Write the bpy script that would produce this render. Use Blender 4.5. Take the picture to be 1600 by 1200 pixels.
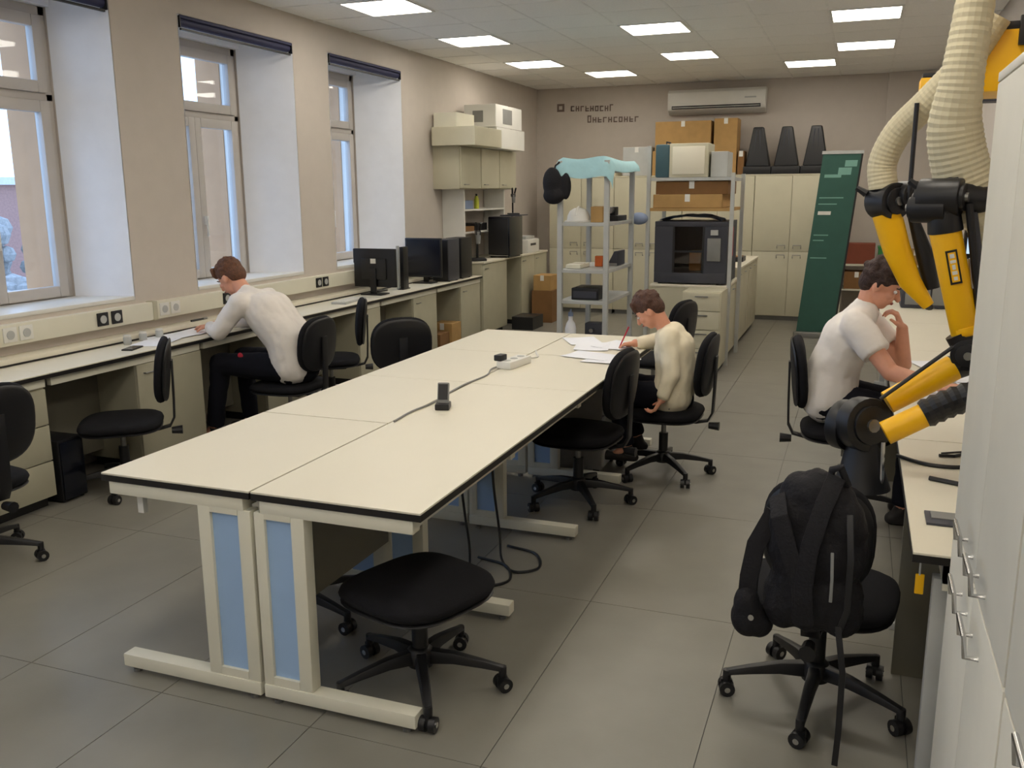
import bpy, bmesh, math, random
from mathutils import Vector, Matrix, Euler
random.seed(7)
for o in list(bpy.data.objects): bpy.data.objects.remove(o)
S = bpy.context.scene
COL = S.collection
PI = math.pi

# ---------------------------------------------------------------- camera, world, exposure
cam = bpy.data.cameras.new('camera'); co = bpy.data.objects.new('camera', cam); COL.objects.link(co)
Rm = Matrix(((0.9354046, -0.0673203, 0.3471112), (0.3535236, 0.1954702, -0.9147746), (-0.006267, 0.9783963, 0.206643)))
co.matrix_world = Matrix.Translation((0, 0, 1.69)) @ Rm.to_4x4()
cam.sensor_width = 36; cam.lens = 1418 / 1600 * 36; cam.clip_start = 0.05; cam.clip_end = 500
S.camera = co
S.view_settings.view_transform = 'Standard'; S.view_settings.look = 'None'
S.view_settings.gamma = 1; S.view_settings.use_curve_mapping = False
S.view_settings.exposure = 0.22
W = bpy.data.worlds.new('overcast'); S.world = W; W.use_nodes = True
wn = W.node_tree; wn.nodes.clear()
wo = wn.nodes.new('ShaderNodeOutputWorld'); wb = wn.nodes.new('ShaderNodeBackground')
tc = wn.nodes.new('ShaderNodeTexCoord'); sx = wn.nodes.new('ShaderNodeSeparateXYZ'); rp = wn.nodes.new('ShaderNodeValToRGB')
rp.color_ramp.elements[0].position = 0.0; rp.color_ramp.elements[0].color = (0.50, 0.68, 1.0, 1)
rp.color_ramp.elements[1].position = 0.6; rp.color_ramp.elements[1].color = (0.46, 0.65, 1.0, 1)
wn.links.new(tc.outputs['Generated'], sx.inputs[0]); wn.links.new(sx.outputs['Z'], rp.inputs[0])
wn.links.new(rp.outputs[0], wb.inputs[0]); wb.inputs[1].default_value = 3.0
wn.links.new(wb.outputs[0], wo.inputs[0])
LAMP = 3.5          # emission of the ceiling panels
LAMPCOL = (1.0, 0.92, 0.79)

# ---------------------------------------------------------------- materials
def s2l(c): return tuple(((x / 255) / 12.92 if x / 255 <= 0.04045 else ((x / 255 + 0.055) / 1.055) ** 2.4) for x in c)
def mat(name, rgb, rough=0.5, metal=0.0, var=0.06, scale=8.0, bump=0.0, bscale=60.0, spec=0.5, dark=None, dscale=3.0, trans=0, sheen=0):
    m = bpy.data.materials.new(name); m.use_nodes = True; n = m.node_tree; b = n.nodes['Principled BSDF']
    c = s2l(rgb); b.inputs['Roughness'].default_value = rough; b.inputs['Metallic'].default_value = metal
    b.inputs['Specular IOR Level'].default_value = spec
    if sheen: b.inputs['Sheen Weight'].default_value = sheen
    t = n.nodes.new('ShaderNodeTexCoord'); ns = n.nodes.new('ShaderNodeTexNoise'); ns.inputs['Scale'].default_value = scale; ns.inputs['Detail'].default_value = 4
    n.links.new(t.outputs['Object'], ns.inputs[0])
    r = n.nodes.new('ShaderNodeValToRGB'); r.color_ramp.elements[0].position = 0.3; r.color_ramp.elements[1].position = 0.7
    lo = tuple(x * (1 - var) for x in c); hi = tuple(min(1, x * (1 + var)) for x in c)
    r.color_ramp.elements[0].color = (*lo, 1); r.color_ramp.elements[1].color = (*hi, 1)
    n.links.new(ns.outputs[0], r.inputs[0]); n.links.new(r.outputs[0], b.inputs['Base Color'])
    if bump:
        n2 = n.nodes.new('ShaderNodeTexNoise'); n2.inputs['Scale'].default_value = bscale; n.links.new(t.outputs['Object'], n2.inputs[0])
        bp = n.nodes.new('ShaderNodeBump'); bp.inputs['Strength'].default_value = bump; bp.inputs['Distance'].default_value = 0.01
        n.links.new(n2.outputs[0], bp.inputs['Height']); n.links.new(bp.outputs[0], b.inputs['Normal'])
    return m
def emat(name, col, st):
    m = bpy.data.materials.new(name); m.use_nodes = True; n = m.node_tree; n.nodes.clear()
    e = n.nodes.new('ShaderNodeEmission'); o = n.nodes.new('ShaderNodeOutputMaterial'); e.inputs[0].default_value = (*col, 1); e.inputs[1].default_value = st
    n.links.new(e.outputs[0], o.inputs[0]); return m
def glass(name, tint=(0.93, 0.97, 1.0), refl=0.06):
    m = bpy.data.materials.new(name); m.use_nodes = True; n = m.node_tree; n.nodes.clear()
    o = n.nodes.new('ShaderNodeOutputMaterial'); mx = n.nodes.new('ShaderNodeMixShader'); tr = n.nodes.new('ShaderNodeBsdfTransparent'); gl = n.nodes.new('ShaderNodeBsdfGlossy')
    lw = n.nodes.new('ShaderNodeLayerWeight'); lw.inputs[0].default_value = 0.5; pw = n.nodes.new('ShaderNodeMath'); pw.operation = 'POWER'; pw.inputs[1].default_value = 4.0
    n.links.new(lw.outputs['Facing'], pw.inputs[0]); fr = n.nodes.new('ShaderNodeMath'); fr.operation = 'MULTIPLY_ADD'; fr.inputs[1].default_value = 0.5; fr.inputs[2].default_value = 0.03; n.links.new(pw.outputs[0], fr.inputs[0])
    tr.inputs[0].default_value = (*tint, 1); gl.inputs['Roughness'].default_value = 0.02
    n.links.new(fr.outputs[0], mx.inputs[0]); n.links.new(tr.outputs[0], mx.inputs[1]); n.links.new(gl.outputs[0], mx.inputs[2]); n.links.new(mx.outputs[0], o.inputs[0])
    return m
M = dict(
    wall=mat('wall_paint', (203, 194, 185), 0.85, bump=0.05, var=0.02),
    reveal=mat('reveal_plaster', (238, 240, 246), 0.8, var=0.02),
    ceil=mat('ceiling_tile', (240, 238, 234), 0.95, var=0.03, scale=60, bump=0.08, bscale=200),
    grid=mat('ceiling_grid', (236, 234, 230), 0.8),
    floor=mat('floor_vinyl', (130, 127, 118), 0.34, var=0.06, scale=5, bump=0.02, bscale=120),
    joint=mat('floor_joint', (84, 83, 80), 0.6),
    cream=mat('cream_steel', (222, 219, 202), 0.45, var=0.02),
    creamd=mat('cream_panel', (180, 176, 154), 0.5, var=0.03),
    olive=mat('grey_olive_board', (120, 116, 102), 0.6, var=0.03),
    top=mat('laminate_top', (226, 220, 202), 0.38, var=0.012, scale=3),
    black=mat('black_plastic', (24, 24, 27), 0.42, var=0.1),
    edge=mat('black_edge', (22, 19, 18), 0.5),
    fabric=mat('black_fabric', (22, 22, 26), 0.9, bump=0.25, bscale=400, var=0.15, scale=30, spec=0.25),
    bag=mat('bag_nylon', (26, 25, 29), 0.75, bump=0.3, bscale=90, var=0.2, scale=12, spec=0.3),
    blue=mat('blue_panel', (158, 188, 226), 0.5, var=0.02),
    chrome=mat('chrome', (200, 200, 200), 0.2, 1.0),
    steel=mat('brushed_steel', (150, 150, 148), 0.35, 0.9),
    white=mat('white_plastic', (225, 224, 218), 0.4, var=0.02),
    pvc=mat('window_pvc', (196, 190, 184), 0.4, var=0.02),
    navy=mat('navy_blind', (52, 54, 88), 0.6),
    yellow=mat('yellow_enamel', (255, 192, 4), 0.38, var=0.04),
    hose=mat('cream_hose', (214, 204, 172), 0.6, var=0.04),
    card=mat('cardboard', (176, 140, 88), 0.85, var=0.08),
    cardd=mat('dark_cardboard', (128, 92, 54), 0.85, var=0.08),
    paper=mat('paper', (236, 238, 245), 0.8, var=0.01),
    green=mat('banner_green', (44, 88, 78), 0.6, var=0.05),
    greenl=mat('banner_pale_print', (120, 168, 155), 0.6),
    teal=mat('teal_plastic', (58, 88, 98), 0.5),
    cloth=mat('pale_blue_cloth', (160, 200, 208), 0.85, bump=0.1, bscale=40),
    screen=mat('dark_screen', (16, 19, 30), 0.18, var=0.05),
    anthr=mat('anthracite_steel', (58, 60, 70), 0.45),
    skin=mat('skin', (222, 160, 132), 0.5, var=0.05, scale=20),
    hairb=mat('brown_hair', (102, 66, 46), 0.7, var=0.3, scale=60, bump=0.6, bscale=120),
    hairc=mat('chestnut_hair', (80, 52, 40), 0.7, var=0.3, scale=60, bump=0.6, bscale=120),
    haird=mat('dark_hair', (58, 40, 36), 0.7, var=0.3, scale=60, bump=0.6, bscale=120),
    shirt=mat('white_cotton', (236, 230, 224), 0.9, var=0.02, bump=0.35, bscale=14, spec=0.2),
    shirtc=mat('cream_knit', (236, 226, 200), 0.9, var=0.03, bump=0.35, bscale=18, spec=0.2),
    trous=mat('black_trousers', (20, 21, 30), 0.9, var=0.1, spec=0.2),
    shoe=mat('dark_shoe', (34, 30, 30), 0.6),
    lip=mat('lips', (176, 100, 92), 0.5), eyew=mat('eye_white', (235, 232, 228), 0.3), iris=mat('iris', (50, 36, 28), 0.3),
    red=mat('red_plastic', (190, 36, 60), 0.5), orange=mat('orange_plastic', (205, 100, 36), 0.5),
    greenp=mat('green_plastic', (48, 130, 62), 0.5), lime=mat('lime_plastic', (190, 196, 60), 0.5),
    brownr=mat('red_brown_box', (128, 66, 46), 0.8), grey=mat('grey_plastic', (130, 130, 128), 0.5), lgrey=mat('light_grey', (180, 182, 180), 0.5),
    bluish=mat('blue_grey_sheet', (130, 145, 175), 0.7),
    cab=mat('cabinet_laminate', (198, 193, 170), 0.5, var=0.02),
    locker=mat('grey_laminate', (226, 222, 208), 0.5, var=0.02),
    tan=mat('tan_render', (196, 154, 116), 0.9, var=0.04), brick=mat('pink_facade', (158, 122, 112), 0.9, var=0.12),
    snow=mat('snow', (200, 198, 194), 0.9), frost=mat('frosted_twigs', (146, 144, 140), 0.9, var=0.2),
    glass=glass('window_glass'), lampm=emat('lamp_diffuser', LAMPCOL, LAMP * 3.0), smoke=glass('smoked_glass', (0.78, 0.72, 0.68)),
    led=emat('lit_screen', (0.6, 0.8, 1.0), 0.9), letters=mat('wall_lettering_vinyl', (120, 104, 96), 0.8),  # the bluish glow stands in for a reflection on the metal bracket
)

# ---------------------------------------------------------------- mesh helpers
class MB:
    def __init__(s): s.v = []; s.f = []
    def add(s, vs, fs):
        k = len(s.v); s.v += [tuple(v) for v in vs]; s.f += [tuple(i + k for i in f) for f in fs]; return s
    def box(s, x0, x1, y0, y1, z0, z1):
        return s.add([(x0, y0, z0), (x1, y0, z0), (x1, y1, z0), (x0, y1, z0), (x0, y0, z1), (x1, y0, z1), (x1, y1, z1), (x0, y1, z1)],
                     [(0, 3, 2, 1), (4, 5, 6, 7), (0, 1, 5, 4), (1, 2, 6, 5), (2, 3, 7, 6), (3, 0, 4, 7)])
    def prism(s, pts, z0, z1):
        n = len(pts); return s.add([(*p, z0) for p in pts] + [(*p, z1) for p in pts], [tuple(range(n))[::-1], tuple(range(n, 2 * n))] + [(i, (i + 1) % n, n + (i + 1) % n, n + i) for i in range(n)])
    def xform(s, m, k=0):
        s.v[k:] = [tuple(m @ Vector(v)) for v in s.v[k:]]; return s
    def tube(s, pts, rs, n=12, cap=True):
        pts = [Vector(p) for p in pts]
        if not hasattr(rs, '__len__'): rs = [rs] * len(pts)
        vs = []; up = None
        for i, p in enumerate(pts):
            d = (pts[min(i + 1, len(pts) - 1)] - pts[max(i - 1, 0)]).normalized()
            if up is None: up = Vector((0, 0, 1)) if abs(d.z) < 0.9 else Vector((1, 0, 0))
            a = d.cross(up).normalized(); up = a.cross(d).normalized()
            for k in range(n):
                t = 2 * PI * k / n; vs.append(p + (a * math.cos(t) + up * math.sin(t)) * rs[i])
        fs = [(i * n + k, i * n + (k + 1) % n, (i + 1) * n + (k + 1) % n, (i + 1) * n + k) for i in range(len(pts) - 1) for k in range(n)]
        if cap: fs += [tuple(range(n))[::-1], tuple(range((len(pts) - 1) * n, len(pts) * n))]
        return s.add(vs, fs)
    def rope(s, pts, r, n=6, k=8):
        P = [Vector(p) for p in pts]; Q = [P[0] * 2 - P[1]] + P + [P[-1] * 2 - P[-2]]; out = []
        for i in range(len(P) - 1):
            a, b, c, d = Q[i:i + 4]
            for j in range(k):
                t_ = j / k; out.append(0.5 * ((2 * b) + (c - a) * t_ + (2 * a - 5 * b + 4 * c - d) * t_ ** 2 + (3 * b - a - 3 * c + d) * t_ ** 3))
        out.append(P[-1]); return s.tube(out, r, n)
    def cyl(s, a, b, r, r2=None, n=16): return s.tube([a, b], [r, r if r2 is None else r2], n)
    def sph(s, c, r, n=14, m=10, R=None):
        if not hasattr(r, '__len__'): r = (r, r, r)
        vs = []
        for i in range(m + 1):
            ph = PI * i / m
            for k in range(n):
                v = Vector((r[0] * math.sin(ph) * math.cos(2 * PI * k / n), r[1] * math.sin(ph) * math.sin(2 * PI * k / n), r[2] * math.cos(ph)))
                if R: v = R @ v
                vs.append(Vector(c) + v)
        return s.add(vs, [(i * n + k, (i + 1) * n + k, (i + 1) * n + (k + 1) % n, i * n + (k + 1) % n) for i in range(m) for k in range(n)])
    def cap(s, a, b, r1, r2, n=14):   # tapered capsule
        a = Vector(a); b = Vector(b); d = (b - a); L = d.length; d.normalize()
        pts = []; rs = []
        for i in range(5):
            t = -PI / 2 + PI / 2 * i / 5; pts.append(a + d * r1 * math.sin(t)); rs.append(max(1e-4, r1 * math.cos(t)))
        pts.append(a); rs.append(r1); pts.append(b); rs.append(r2)
        for i in range(1, 6):
            t = PI / 2 * i / 5; pts.append(b + d * r2 * math.sin(t)); rs.append(max(1e-4, r2 * math.cos(t)))
        return s.tube(pts, rs, n)
    def lathe(s, prof, c=(0, 0, 0), n=24):
        vs = [(c[0] + r * math.cos(2 * PI * k / n), c[1] + r * math.sin(2 * PI * k / n), c[2] + z) for r, z in prof for k in range(n)]
        m = len(prof)
        fs = [(i * n + k, i * n + (k + 1) % n, (i + 1) * n + (k + 1) % n, (i + 1) * n + k) for i in range(m - 1) for k in range(n)]
        return s.add(vs, fs + [tuple(range(n))[::-1], tuple(range((m - 1) * n, m * n))])
    def build(s, name, m, parent=None, bev=0.0, seg=2, smooth=False, local=False):
        me = bpy.data.meshes.new(name)
        vs = s.v
        if parent is not None and not local:
            q = root_off(parent); vs = [(x - q[0], y - q[1], z - q[2]) for x, y, z in vs]
        me.from_pydata(vs, [], s.f)
        bm = bmesh.new(); bm.from_mesh(me)
        bmesh.ops.recalc_face_normals(bm, faces=bm.faces)
        if bev: bmesh.ops.bevel(bm, geom=[e for e in bm.edges if e.calc_face_angle(0) > 0.6], offset=bev, segments=seg, affect='EDGES', profile=0.6)
        if smooth or bev:
            for f in bm.faces: f.smooth = True
        bm.to_mesh(me); bm.free()
        if smooth or bev:
            try: me.set_sharp_from_angle(angle=math.radians(50 if smooth else 35))
            except Exception: pass
        me.materials.append(M[m])
        o = bpy.data.objects.new(name, me); COL.objects.link(o)
        if parent is not None: o.parent = parent
        return o
def root_off(p):
    q = Vector((0, 0, 0))
    while p is not None: q += p.location; p = p.parent
    return q
def thing(name, label, cat, loc=(0, 0, 0), rz=0, group=None):
    o = bpy.data.objects.new(name, None); COL.objects.link(o); o.location = loc; o.rotation_euler = (0, 0, rz); o.empty_display_size = 0.1
    o['label'] = label; o['category'] = cat
    if group: o['group'] = group
    return o
def tag(o, label, cat, group=None):
    o['label'] = label; o['category'] = cat
    if group: o['group'] = group
    return o
def struct(o, label=None):
    o['kind'] = 'structure'
    if label: o['label'] = label
    return o
def B(*a): return MB().box(*a)
def copy_tree(o, parent=None):
    c = o.copy(); COL.objects.link(c); c.parent = parent
    for ch in list(o.children): copy_tree(ch, c)
    return c
def remesh_obj(name, mb, m, parent, vox=0.008, it=6, fac=0.5, disp=None, local=False):
    """tapered volumes fused into one continuous surface"""
    o = mb.build(name, m, parent, local=local)
    md = o.modifiers.new('r', 'REMESH'); md.mode = 'VOXEL'; md.voxel_size = vox; md.use_smooth_shade = True
    sm = o.modifiers.new('s', 'SMOOTH'); sm.iterations = it; sm.factor = fac
    if disp:
        tx = bpy.data.textures.new(name, 'CLOUDS'); tx.noise_scale = disp[1]
        d = o.modifiers.new('d', 'DISPLACE'); d.texture = tx; d.strength = disp[0]; d.mid_level = 0.5
    dg = bpy.context.evaluated_depsgraph_get(); dg.update()
    me = bpy.data.meshes.new_from_object(o.evaluated_get(dg)); o.modifiers.clear(); o.data = me
    for p in me.polygons: p.use_smooth = True
    if not me.materials: me.materials.append(M[m])
    return o

# ================================================================ ROOM
XL, XR, YF, YB, ZC = -4.55, 1.0, -6.0, 13.1, 3.15
T = 0.5
fl = struct(B(XL - T, XR + 0.2, YF - 0.2, YB + 0.2, -0.2, -0.004).build('floor', 'joint'))
# large floor tiles, each its own piece
def tile_mesh(x0, x1, y0, y1): return B(x0 + 0.0015, x1 - 0.0015, y0 + 0.0015, y1 - 0.0015, -0.004, 0.0)
xs = [-0.358 + 0.6 * k for k in range(-7, 3)]; xs = [XL] + [x for x in xs if XL + 0.05 < x < XR - 0.05] + [XR]
ys = [3.44 + 1.2 * k for k in range(-9, 9)]; ys = [YF] + [y for y in ys if YF + 0.05 < y < YB - 0.05] + [YB]
for i in range(len(xs) - 1):
    for j in range(len(ys) - 1):
        tile_mesh(xs[i], xs[i + 1], ys[j], ys[j + 1]).build('floor_tile', 'floor', fl)
ce = struct(B(XL - T, XR + 0.2, YF - 0.2, YB + 0.2, ZC + 0.13, ZC + 0.3).build('ceiling', 'ceil'))
gx = [XL] + [-4.57 + 0.6 * k for k in range(1, 10)] + [XR]
gy = [YF] + [8.4 + 0.6 * k for k in range(-24, 8)] + [YB]
gy = [y for y in gy if YF <= y <= YB]
grid = MB()
for x in gx[1:-1]: grid.box(x - 0.010, x + 0.010, YF, YB, ZC - 0.001, ZC + 0.02)
for y in gy[1:-1]: grid.box(XL, XR, y - 0.010, y + 0.010, ZC - 0.0005, ZC + 0.02)
grid.build('ceiling_grid', 'grid', ce)
lights = {}
for c, rows in (((-3.97), (-4.2, -0.6, 3.0, 6.6, 8.4, 10.2)), (-2.17, (-4.2, -2.4, -0.6, 1.2, 3.0, 4.8, 6.6, 8.4, 10.2)), (-0.37, (-4.2, -2.4, -0.6, 1.2, 3.0, 4.8, 6.6, 8.4, 10.2)), (-3.37, (11.4,)), (-0.97, (11.4,))):  # rows behind the camera and unseen left panels are added for light
    for y in rows: lights[(round(c, 2), round(y, 2))] = 1
protot = None
for i in range(len(gx) - 1):
    for j in range(len(gy) - 1):
        x0, x1, y0, y1 = gx[i], gx[i + 1], gy[j], gy[j + 1]
        if (round(x0, 2), round(y0, 2)) in lights: continue
        if x1 - x0 > 0.59 and y1 - y0 > 0.59:
            if protot is None: protot = B(-0.2935, 0.2935, -0.2935, 0.2935, 0.0015, 0.018).build('ceiling_tile', 'ceil', None); t = protot
            else: t = protot.copy(); COL.objects.link(t)
            t.parent = ce; t.location = ((x0 + x1) / 2, (y0 + y1) / 2, ZC)
        else: B(x0 + 0.012, x1 - 0.012, y0 + 0.012, y1 - 0.012, ZC + 0.004, ZC + 0.018).build('ceiling_tile', 'ceil', ce)
LL = {(-3.97, 6.6): 'ceiling light panel cut by the top edge of the photo, window side', (-3.97, 8.4): 'ceiling light panel above the third window, second on the window side',
      (-3.97, 10.2): 'third ceiling light panel on the window side, above the wall cupboard', (-3.37, 11.4): 'rearmost ceiling light panel left of the wall lettering',
      (-2.17, 8.4): 'larger nearer panel of the two middle ceiling lights', (-2.17, 10.2): 'farther panel of the two middle ceiling lights, in line with the air conditioner',
      (-0.37, 8.4): 'nearer ceiling light panel on the right, beside the hose', (-0.37, 10.2): 'second ceiling light panel on the right, beyond the nearest one',
      (-0.97, 11.4): 'rearmost ceiling light panel on the right, above the tall cabinets'}
for (x, y) in lights:
    lab = LL.get((x, y), 'square lit ceiling panel out of frame above the camera')
    t = thing('ceiling_light', lab, 'light', (x + 0.3, y + 0.3, ZC), 0, 'ceiling light panels' )
    fr = MB()
    for a in ((-0.29, 0.29, -0.29, -0.27), (-0.29, 0.29, 0.27, 0.29), (-0.29, -0.27, -0.27, 0.27), (0.27, 0.29, -0.27, 0.27)): fr.box(*a, -0.008, 0.03)
    fr.build('frame', 'white', t, local=True)
    B(-0.27, 0.27, -0.27, 0.27, -0.004, 0.02).build('diffuser', 'lampm', t, local=True)

# left wall: piers and spandrels round splayed window recesses
REC = [(-4.29, -2.90), (-2.34, -0.95), (-0.39, 1.0), (1.56, 2.95), (3.51, 4.82), (5.46, 6.85), (7.40, 8.80)]  # recesses beside and behind the camera are unseen, added for daylight
WZ0, WZ1 = 1.0, 2.92
XO = -5.32
wl = struct(B(XO, XL, YF - 0.2, YB + 0.2, -0.2, WZ0).build('wall_left', 'wall'))
B(XO, XL, YF - 0.2, YB + 0.2, WZ1, ZC + 0.3).build('lintel', 'wall', wl)
prev = YF - 0.2
def pier(ya, ya_sp, yb):
    # ya: near edge (right side of previous recess), splayed to ya_sp at the window plane
    return MB().prism([(XL, ya), (XL, yb), (-4.95, yb), (XO, yb), (XO, ya_sp + 0.02), (-5.0, ya_sp), (-4.93, ya_sp)], WZ0, WZ1)
edges = []
last = None
for (a, b) in REC + [(YB + 0.2, None)]:
    ya = last if last is not None else YF - 0.2
    sp = ya - 0.2 if last is not None else ya
    if last is not None and abs(last - 4.82) < 0.01: sp = ya - 0.13
    if last is not None and abs(last - 6.85) < 0.01: sp = ya - 0.25
    if last is not None and abs(last - 8.80) < 0.01: sp = ya - 0.31
    pier(ya, sp, a).build('pier', 'wall', wl)
    last = b
# white plaster skins of the reveals
def reveal(a, b, sp):
    m = MB(); e = 0.004
    m.add([(XL, b - e, WZ0), (-4.93, sp - e, WZ0), (-4.93, sp - e, WZ1), (XL, b - e, WZ1), (XL, b + e, WZ0), (-4.93, sp + e, WZ0), (-4.93, sp + e, WZ1), (XL, b + e, WZ1)],
          [(0, 1, 2, 3), (7, 6, 5, 4), (0, 4, 5, 1), (3, 2, 6, 7), (0, 3, 7, 4), (1, 5, 6, 2)])
    m.box(-4.93, XL, a - 0.004, a + 0.004, WZ0, WZ1)
    m.box(-4.93, XL, a, b - 0.002, WZ1 - 0.006, WZ1 + 0.004)
    return m
def opening(n, a, b, sp):
    y0, y1 = a + 0.0, sp
    w = struct(B(-5.02, -4.95, y0, y0 + 0.055, WZ0, 2.86).build('window_%d' % n, 'pvc'))
    f = MB(); f.box(-5.02, -4.95, y1 - 0.055, y1, WZ0, 2.86).box(-5.02, -4.95, y0, y1, 2.80, 2.86).box(-5.02, -4.95, y0, y1, WZ0 - 0.02, WZ0 + 0.03).box(-5.02, -4.95, y0, y1, 2.28, 2.33)
    f.build('window_frame', 'pvc', w, bev=0.006)
    reveal(a, b, sp).build('reveal', 'reveal', w)
    B(-5.02, -4.9, y0, y1, 2.86, WZ1).build('head_panel', 'reveal', w)
    ym = (y0 + y1) / 2 - 0.01
    sashes = [(y0 + 0.055, y1 - 0.055, 2.33, 2.80), (y0 + 0.055, ym, WZ0 + 0.03, 2.28), (ym, y1 - 0.055, WZ0 + 0.03, 2.28)]
    for (p, q, z0, z1) in sashes:
        s = MB(); t = 0.072
        s.box(-4.985, -4.925, p, p + t, z0, z1).box(-4.985, -4.925, q - t, q, z0, z1).box(-4.985, -4.925, p + t, q - t, z0, z0 + t).box(-4.985, -4.925, p + t, q - t, z1 - t, z1)
        so = s.build('sash', 'pvc', w, bev=0.008)
        B(-4.962, -4.954, p + t, q - t, z0 + t, z1 - t).build('pane', 'glass', so)
    h = MB(); h.box(-4.925, -4.905, ym + 0.02, ym + 0.045, 1.45, 1.52).box(-4.905, -4.89, ym + 0.024, ym + 0.04, 1.36, 1.52)
    h.build('window_handle', 'white', w, bev=0.003)
    B(-4.95, -4.545, a + 0.002, b - 0.004, WZ0 - 0.005, WZ0 + 0.022).build('windowsill', 'white', w, bev=0.006)
    # outer masonry reveal in tan render with a pale edge trim
    B(XO - 0.02, -5.10, y1 - 0.02, y1 + 0.1, WZ0, 2.92).build('outer_reveal', 'tan', w)
    B(-5.10, -5.02, y1 - 0.012, y1 + 0.05, WZ0, 2.92).build('outer_trim', 'white', w)
    return w
n = 4
for (a, b) in REC:
    sp = b - 0.2
    if abs(b - 4.82) < 0.01: sp = b - 0.13
    if abs(b - 6.85) < 0.01: sp = b - 0.25
    if abs(b - 8.8) < 0.01: sp = b - 0.31
    num = {4.82: 1, 6.85: 2, 8.80: 3}.get(b)
    if num is None: num = n; n += 1
    opening(num, a, b, sp)
    if b > 3:
        lab = {1: 'navy roller blind cassette at the top of the nearest window recess', 2: 'navy roller blind cassette above the middle window', 3: 'navy roller blind cassette above the farthest window'}[num]
        t = thing('roller_blind', lab, 'blind', (XL - 0.03, (a + b) / 2, WZ1 - 0.03), 0, 'rolled-up window blinds')
        MB().cyl((XL - 0.035, a + 0.02, WZ1 - 0.04), (XL - 0.035, b - 0.02, WZ1 - 0.04), 0.032).build('blind_roll', 'navy', t, smooth=True)
        B(XL - 0.075, XL + 0.012, a + 0.015, b - 0.015, WZ1 - 0.022, WZ1 - 0.001).build('cassette', 'navy', t, bev=0.004)
        B(XL - 0.012, XL + 0.004, a + 0.03, b - 0.03, WZ1 - 0.10, WZ1 - 0.085).build('bottom_bar', 'black', t)
        for yy in (a + 0.012, b - 0.020): B(XL - 0.07, XL + 0.01, yy, yy + 0.008, WZ1 - 0.085, WZ1 - 0.005).build('end_bracket', 'black', t)
struct(B(XR, XR + 0.2, YF - 0.2, YB + 0.2, -0.2, ZC + 0.3).build('wall_right', 'wall'))
wbk = struct(B(XL, XR, YB, YB + 0.2, -0.2, ZC + 0.3).build('wall_back', 'wall'))
B(0.22, XR, YB - 0.12, YB, 0, ZC).build('pilaster', 'wall', wbk)
struct(B(XL, XR, YF - 0.2, YF, -0.2, ZC + 0.3).build('wall_front', 'wall'))
struct(B(XL, XR, YB - 0.015, YB, 0, 0.07).build('baseboard_back', 'grey'))

# ---------------------------------------------------------------- outside
gnd = struct(B(-140, -5.4, -60, 200, -7.2, -7.0).build('ground', 'snow'), 'snow covered ground outside')
def far_building(x, y, w, d, h, rz, label, m='brick'):
    t = thing('distant_building', label, 'building', (x, y, -7), rz)
    B(-w / 2, w / 2, -d / 2, d / 2, 0, h).build('facade', m, t, local=True)
    B(-w / 2 - 0.4, w / 2 + 0.4, -d / 2 - 0.4, d / 2 + 0.4, h, h + 0.5).build('roof', 'snow', t, local=True)
    for fy in range(int(h // 3)):
        for fx in range(int(w // 4)):
            x0 = -w / 2 + 1.4 + fx * 4; z0 = 1 + fy * 3
            B(x0, x0 + 1.5, -d / 2 - 0.06, -d / 2 + 0.1, z0, z0 + 1.5).build('window_pane', 'bluish', t, local=True)
far_building(-62, 46, 30, 12, 9.4, math.radians(52), 'pinkish low building seen through the nearest window')
far_building(-50, 88, 26, 12, 8.4, math.radians(30), 'pale pink building seen through the middle window')
def frost_tree(x, y, h, label):
    t = thing('frosted_tree', label, 'tree', (x, y, -7), 0, 'frosted trees outside the windows')
    MB().cyl((0, 0, 0), (0, 0, h * 0.6), 0.16, 0.06, 8).build('trunk', 'grey', t, local=True)
    m = MB()
    for k in range(60):
        a = random.uniform(0, 2 * PI); r = random.uniform(0, h * 0.28); z = random.uniform(h * 0.35, h)
        m.sph((r * math.cos(a), r * math.sin(a), z), random.uniform(0.25, 0.6), 6, 4)
    c = m.build('crown', 'frost', t, local=True)
for k, (x, y, h) in enumerate([(-30, 19, 6.8), (-34, 24, 7.2), (-27, 23, 5.6), (-38, 31, 7.4), (-32, 38, 6.6), (-36, 46, 7.0)]):
    frost_tree(x, y, h, ['frosted tree low in the nearest window', 'tallest frosted tree outside the nearest window', 'small frosted tree outside the nearest window', 'frosted tree between the first two windows',
                         'frosted tree low in the middle window', 'frosted tree low in the far window'][k])

# ================================================================ office chairs
def cushion(w, d, t, n=3.2, dome=0.012, ns=36, bend=0.0, taper=0.0, dish=0.0):
    prof = [(0.0, t + dome), (0.45, t + dome * 0.8), (0.75, t + dome * 0.2), (0.90, t - t * 0.10), (0.975, t * 0.72), (1.0, t * 0.45), (0.97, t * 0.16), (0.9, 0.0), (0.5, -0.004), (0.0, -0.004)]
    vs = []; m = MB()
    for r, z in prof:
        for k in range(ns):
            a = 2 * PI * k / ns; c, s_ = math.cos(a), math.sin(a)
            x = math.copysign(abs(c) ** (2 / n), c) * w / 2 * r; y = math.copysign(abs(s_) ** (2 / n), s_) * d / 2 * r
            x *= 1 + taper * y / d * 2
            vs.append((x, y, z + bend * x * x - (0.10 * max(0, y - d * 0.25) ** 2 * 6 if dish else 0)))
    L = len(prof)
    return m.add(vs, [(i * ns + k, i * ns + (k + 1) % ns, (i + 1) * ns + (k + 1) % ns, (i + 1) * ns + k) for i in range(L - 1) for k in range(ns)] + [tuple(range(ns))[::-1], tuple(range((L - 1) * ns, L * ns))])
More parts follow.
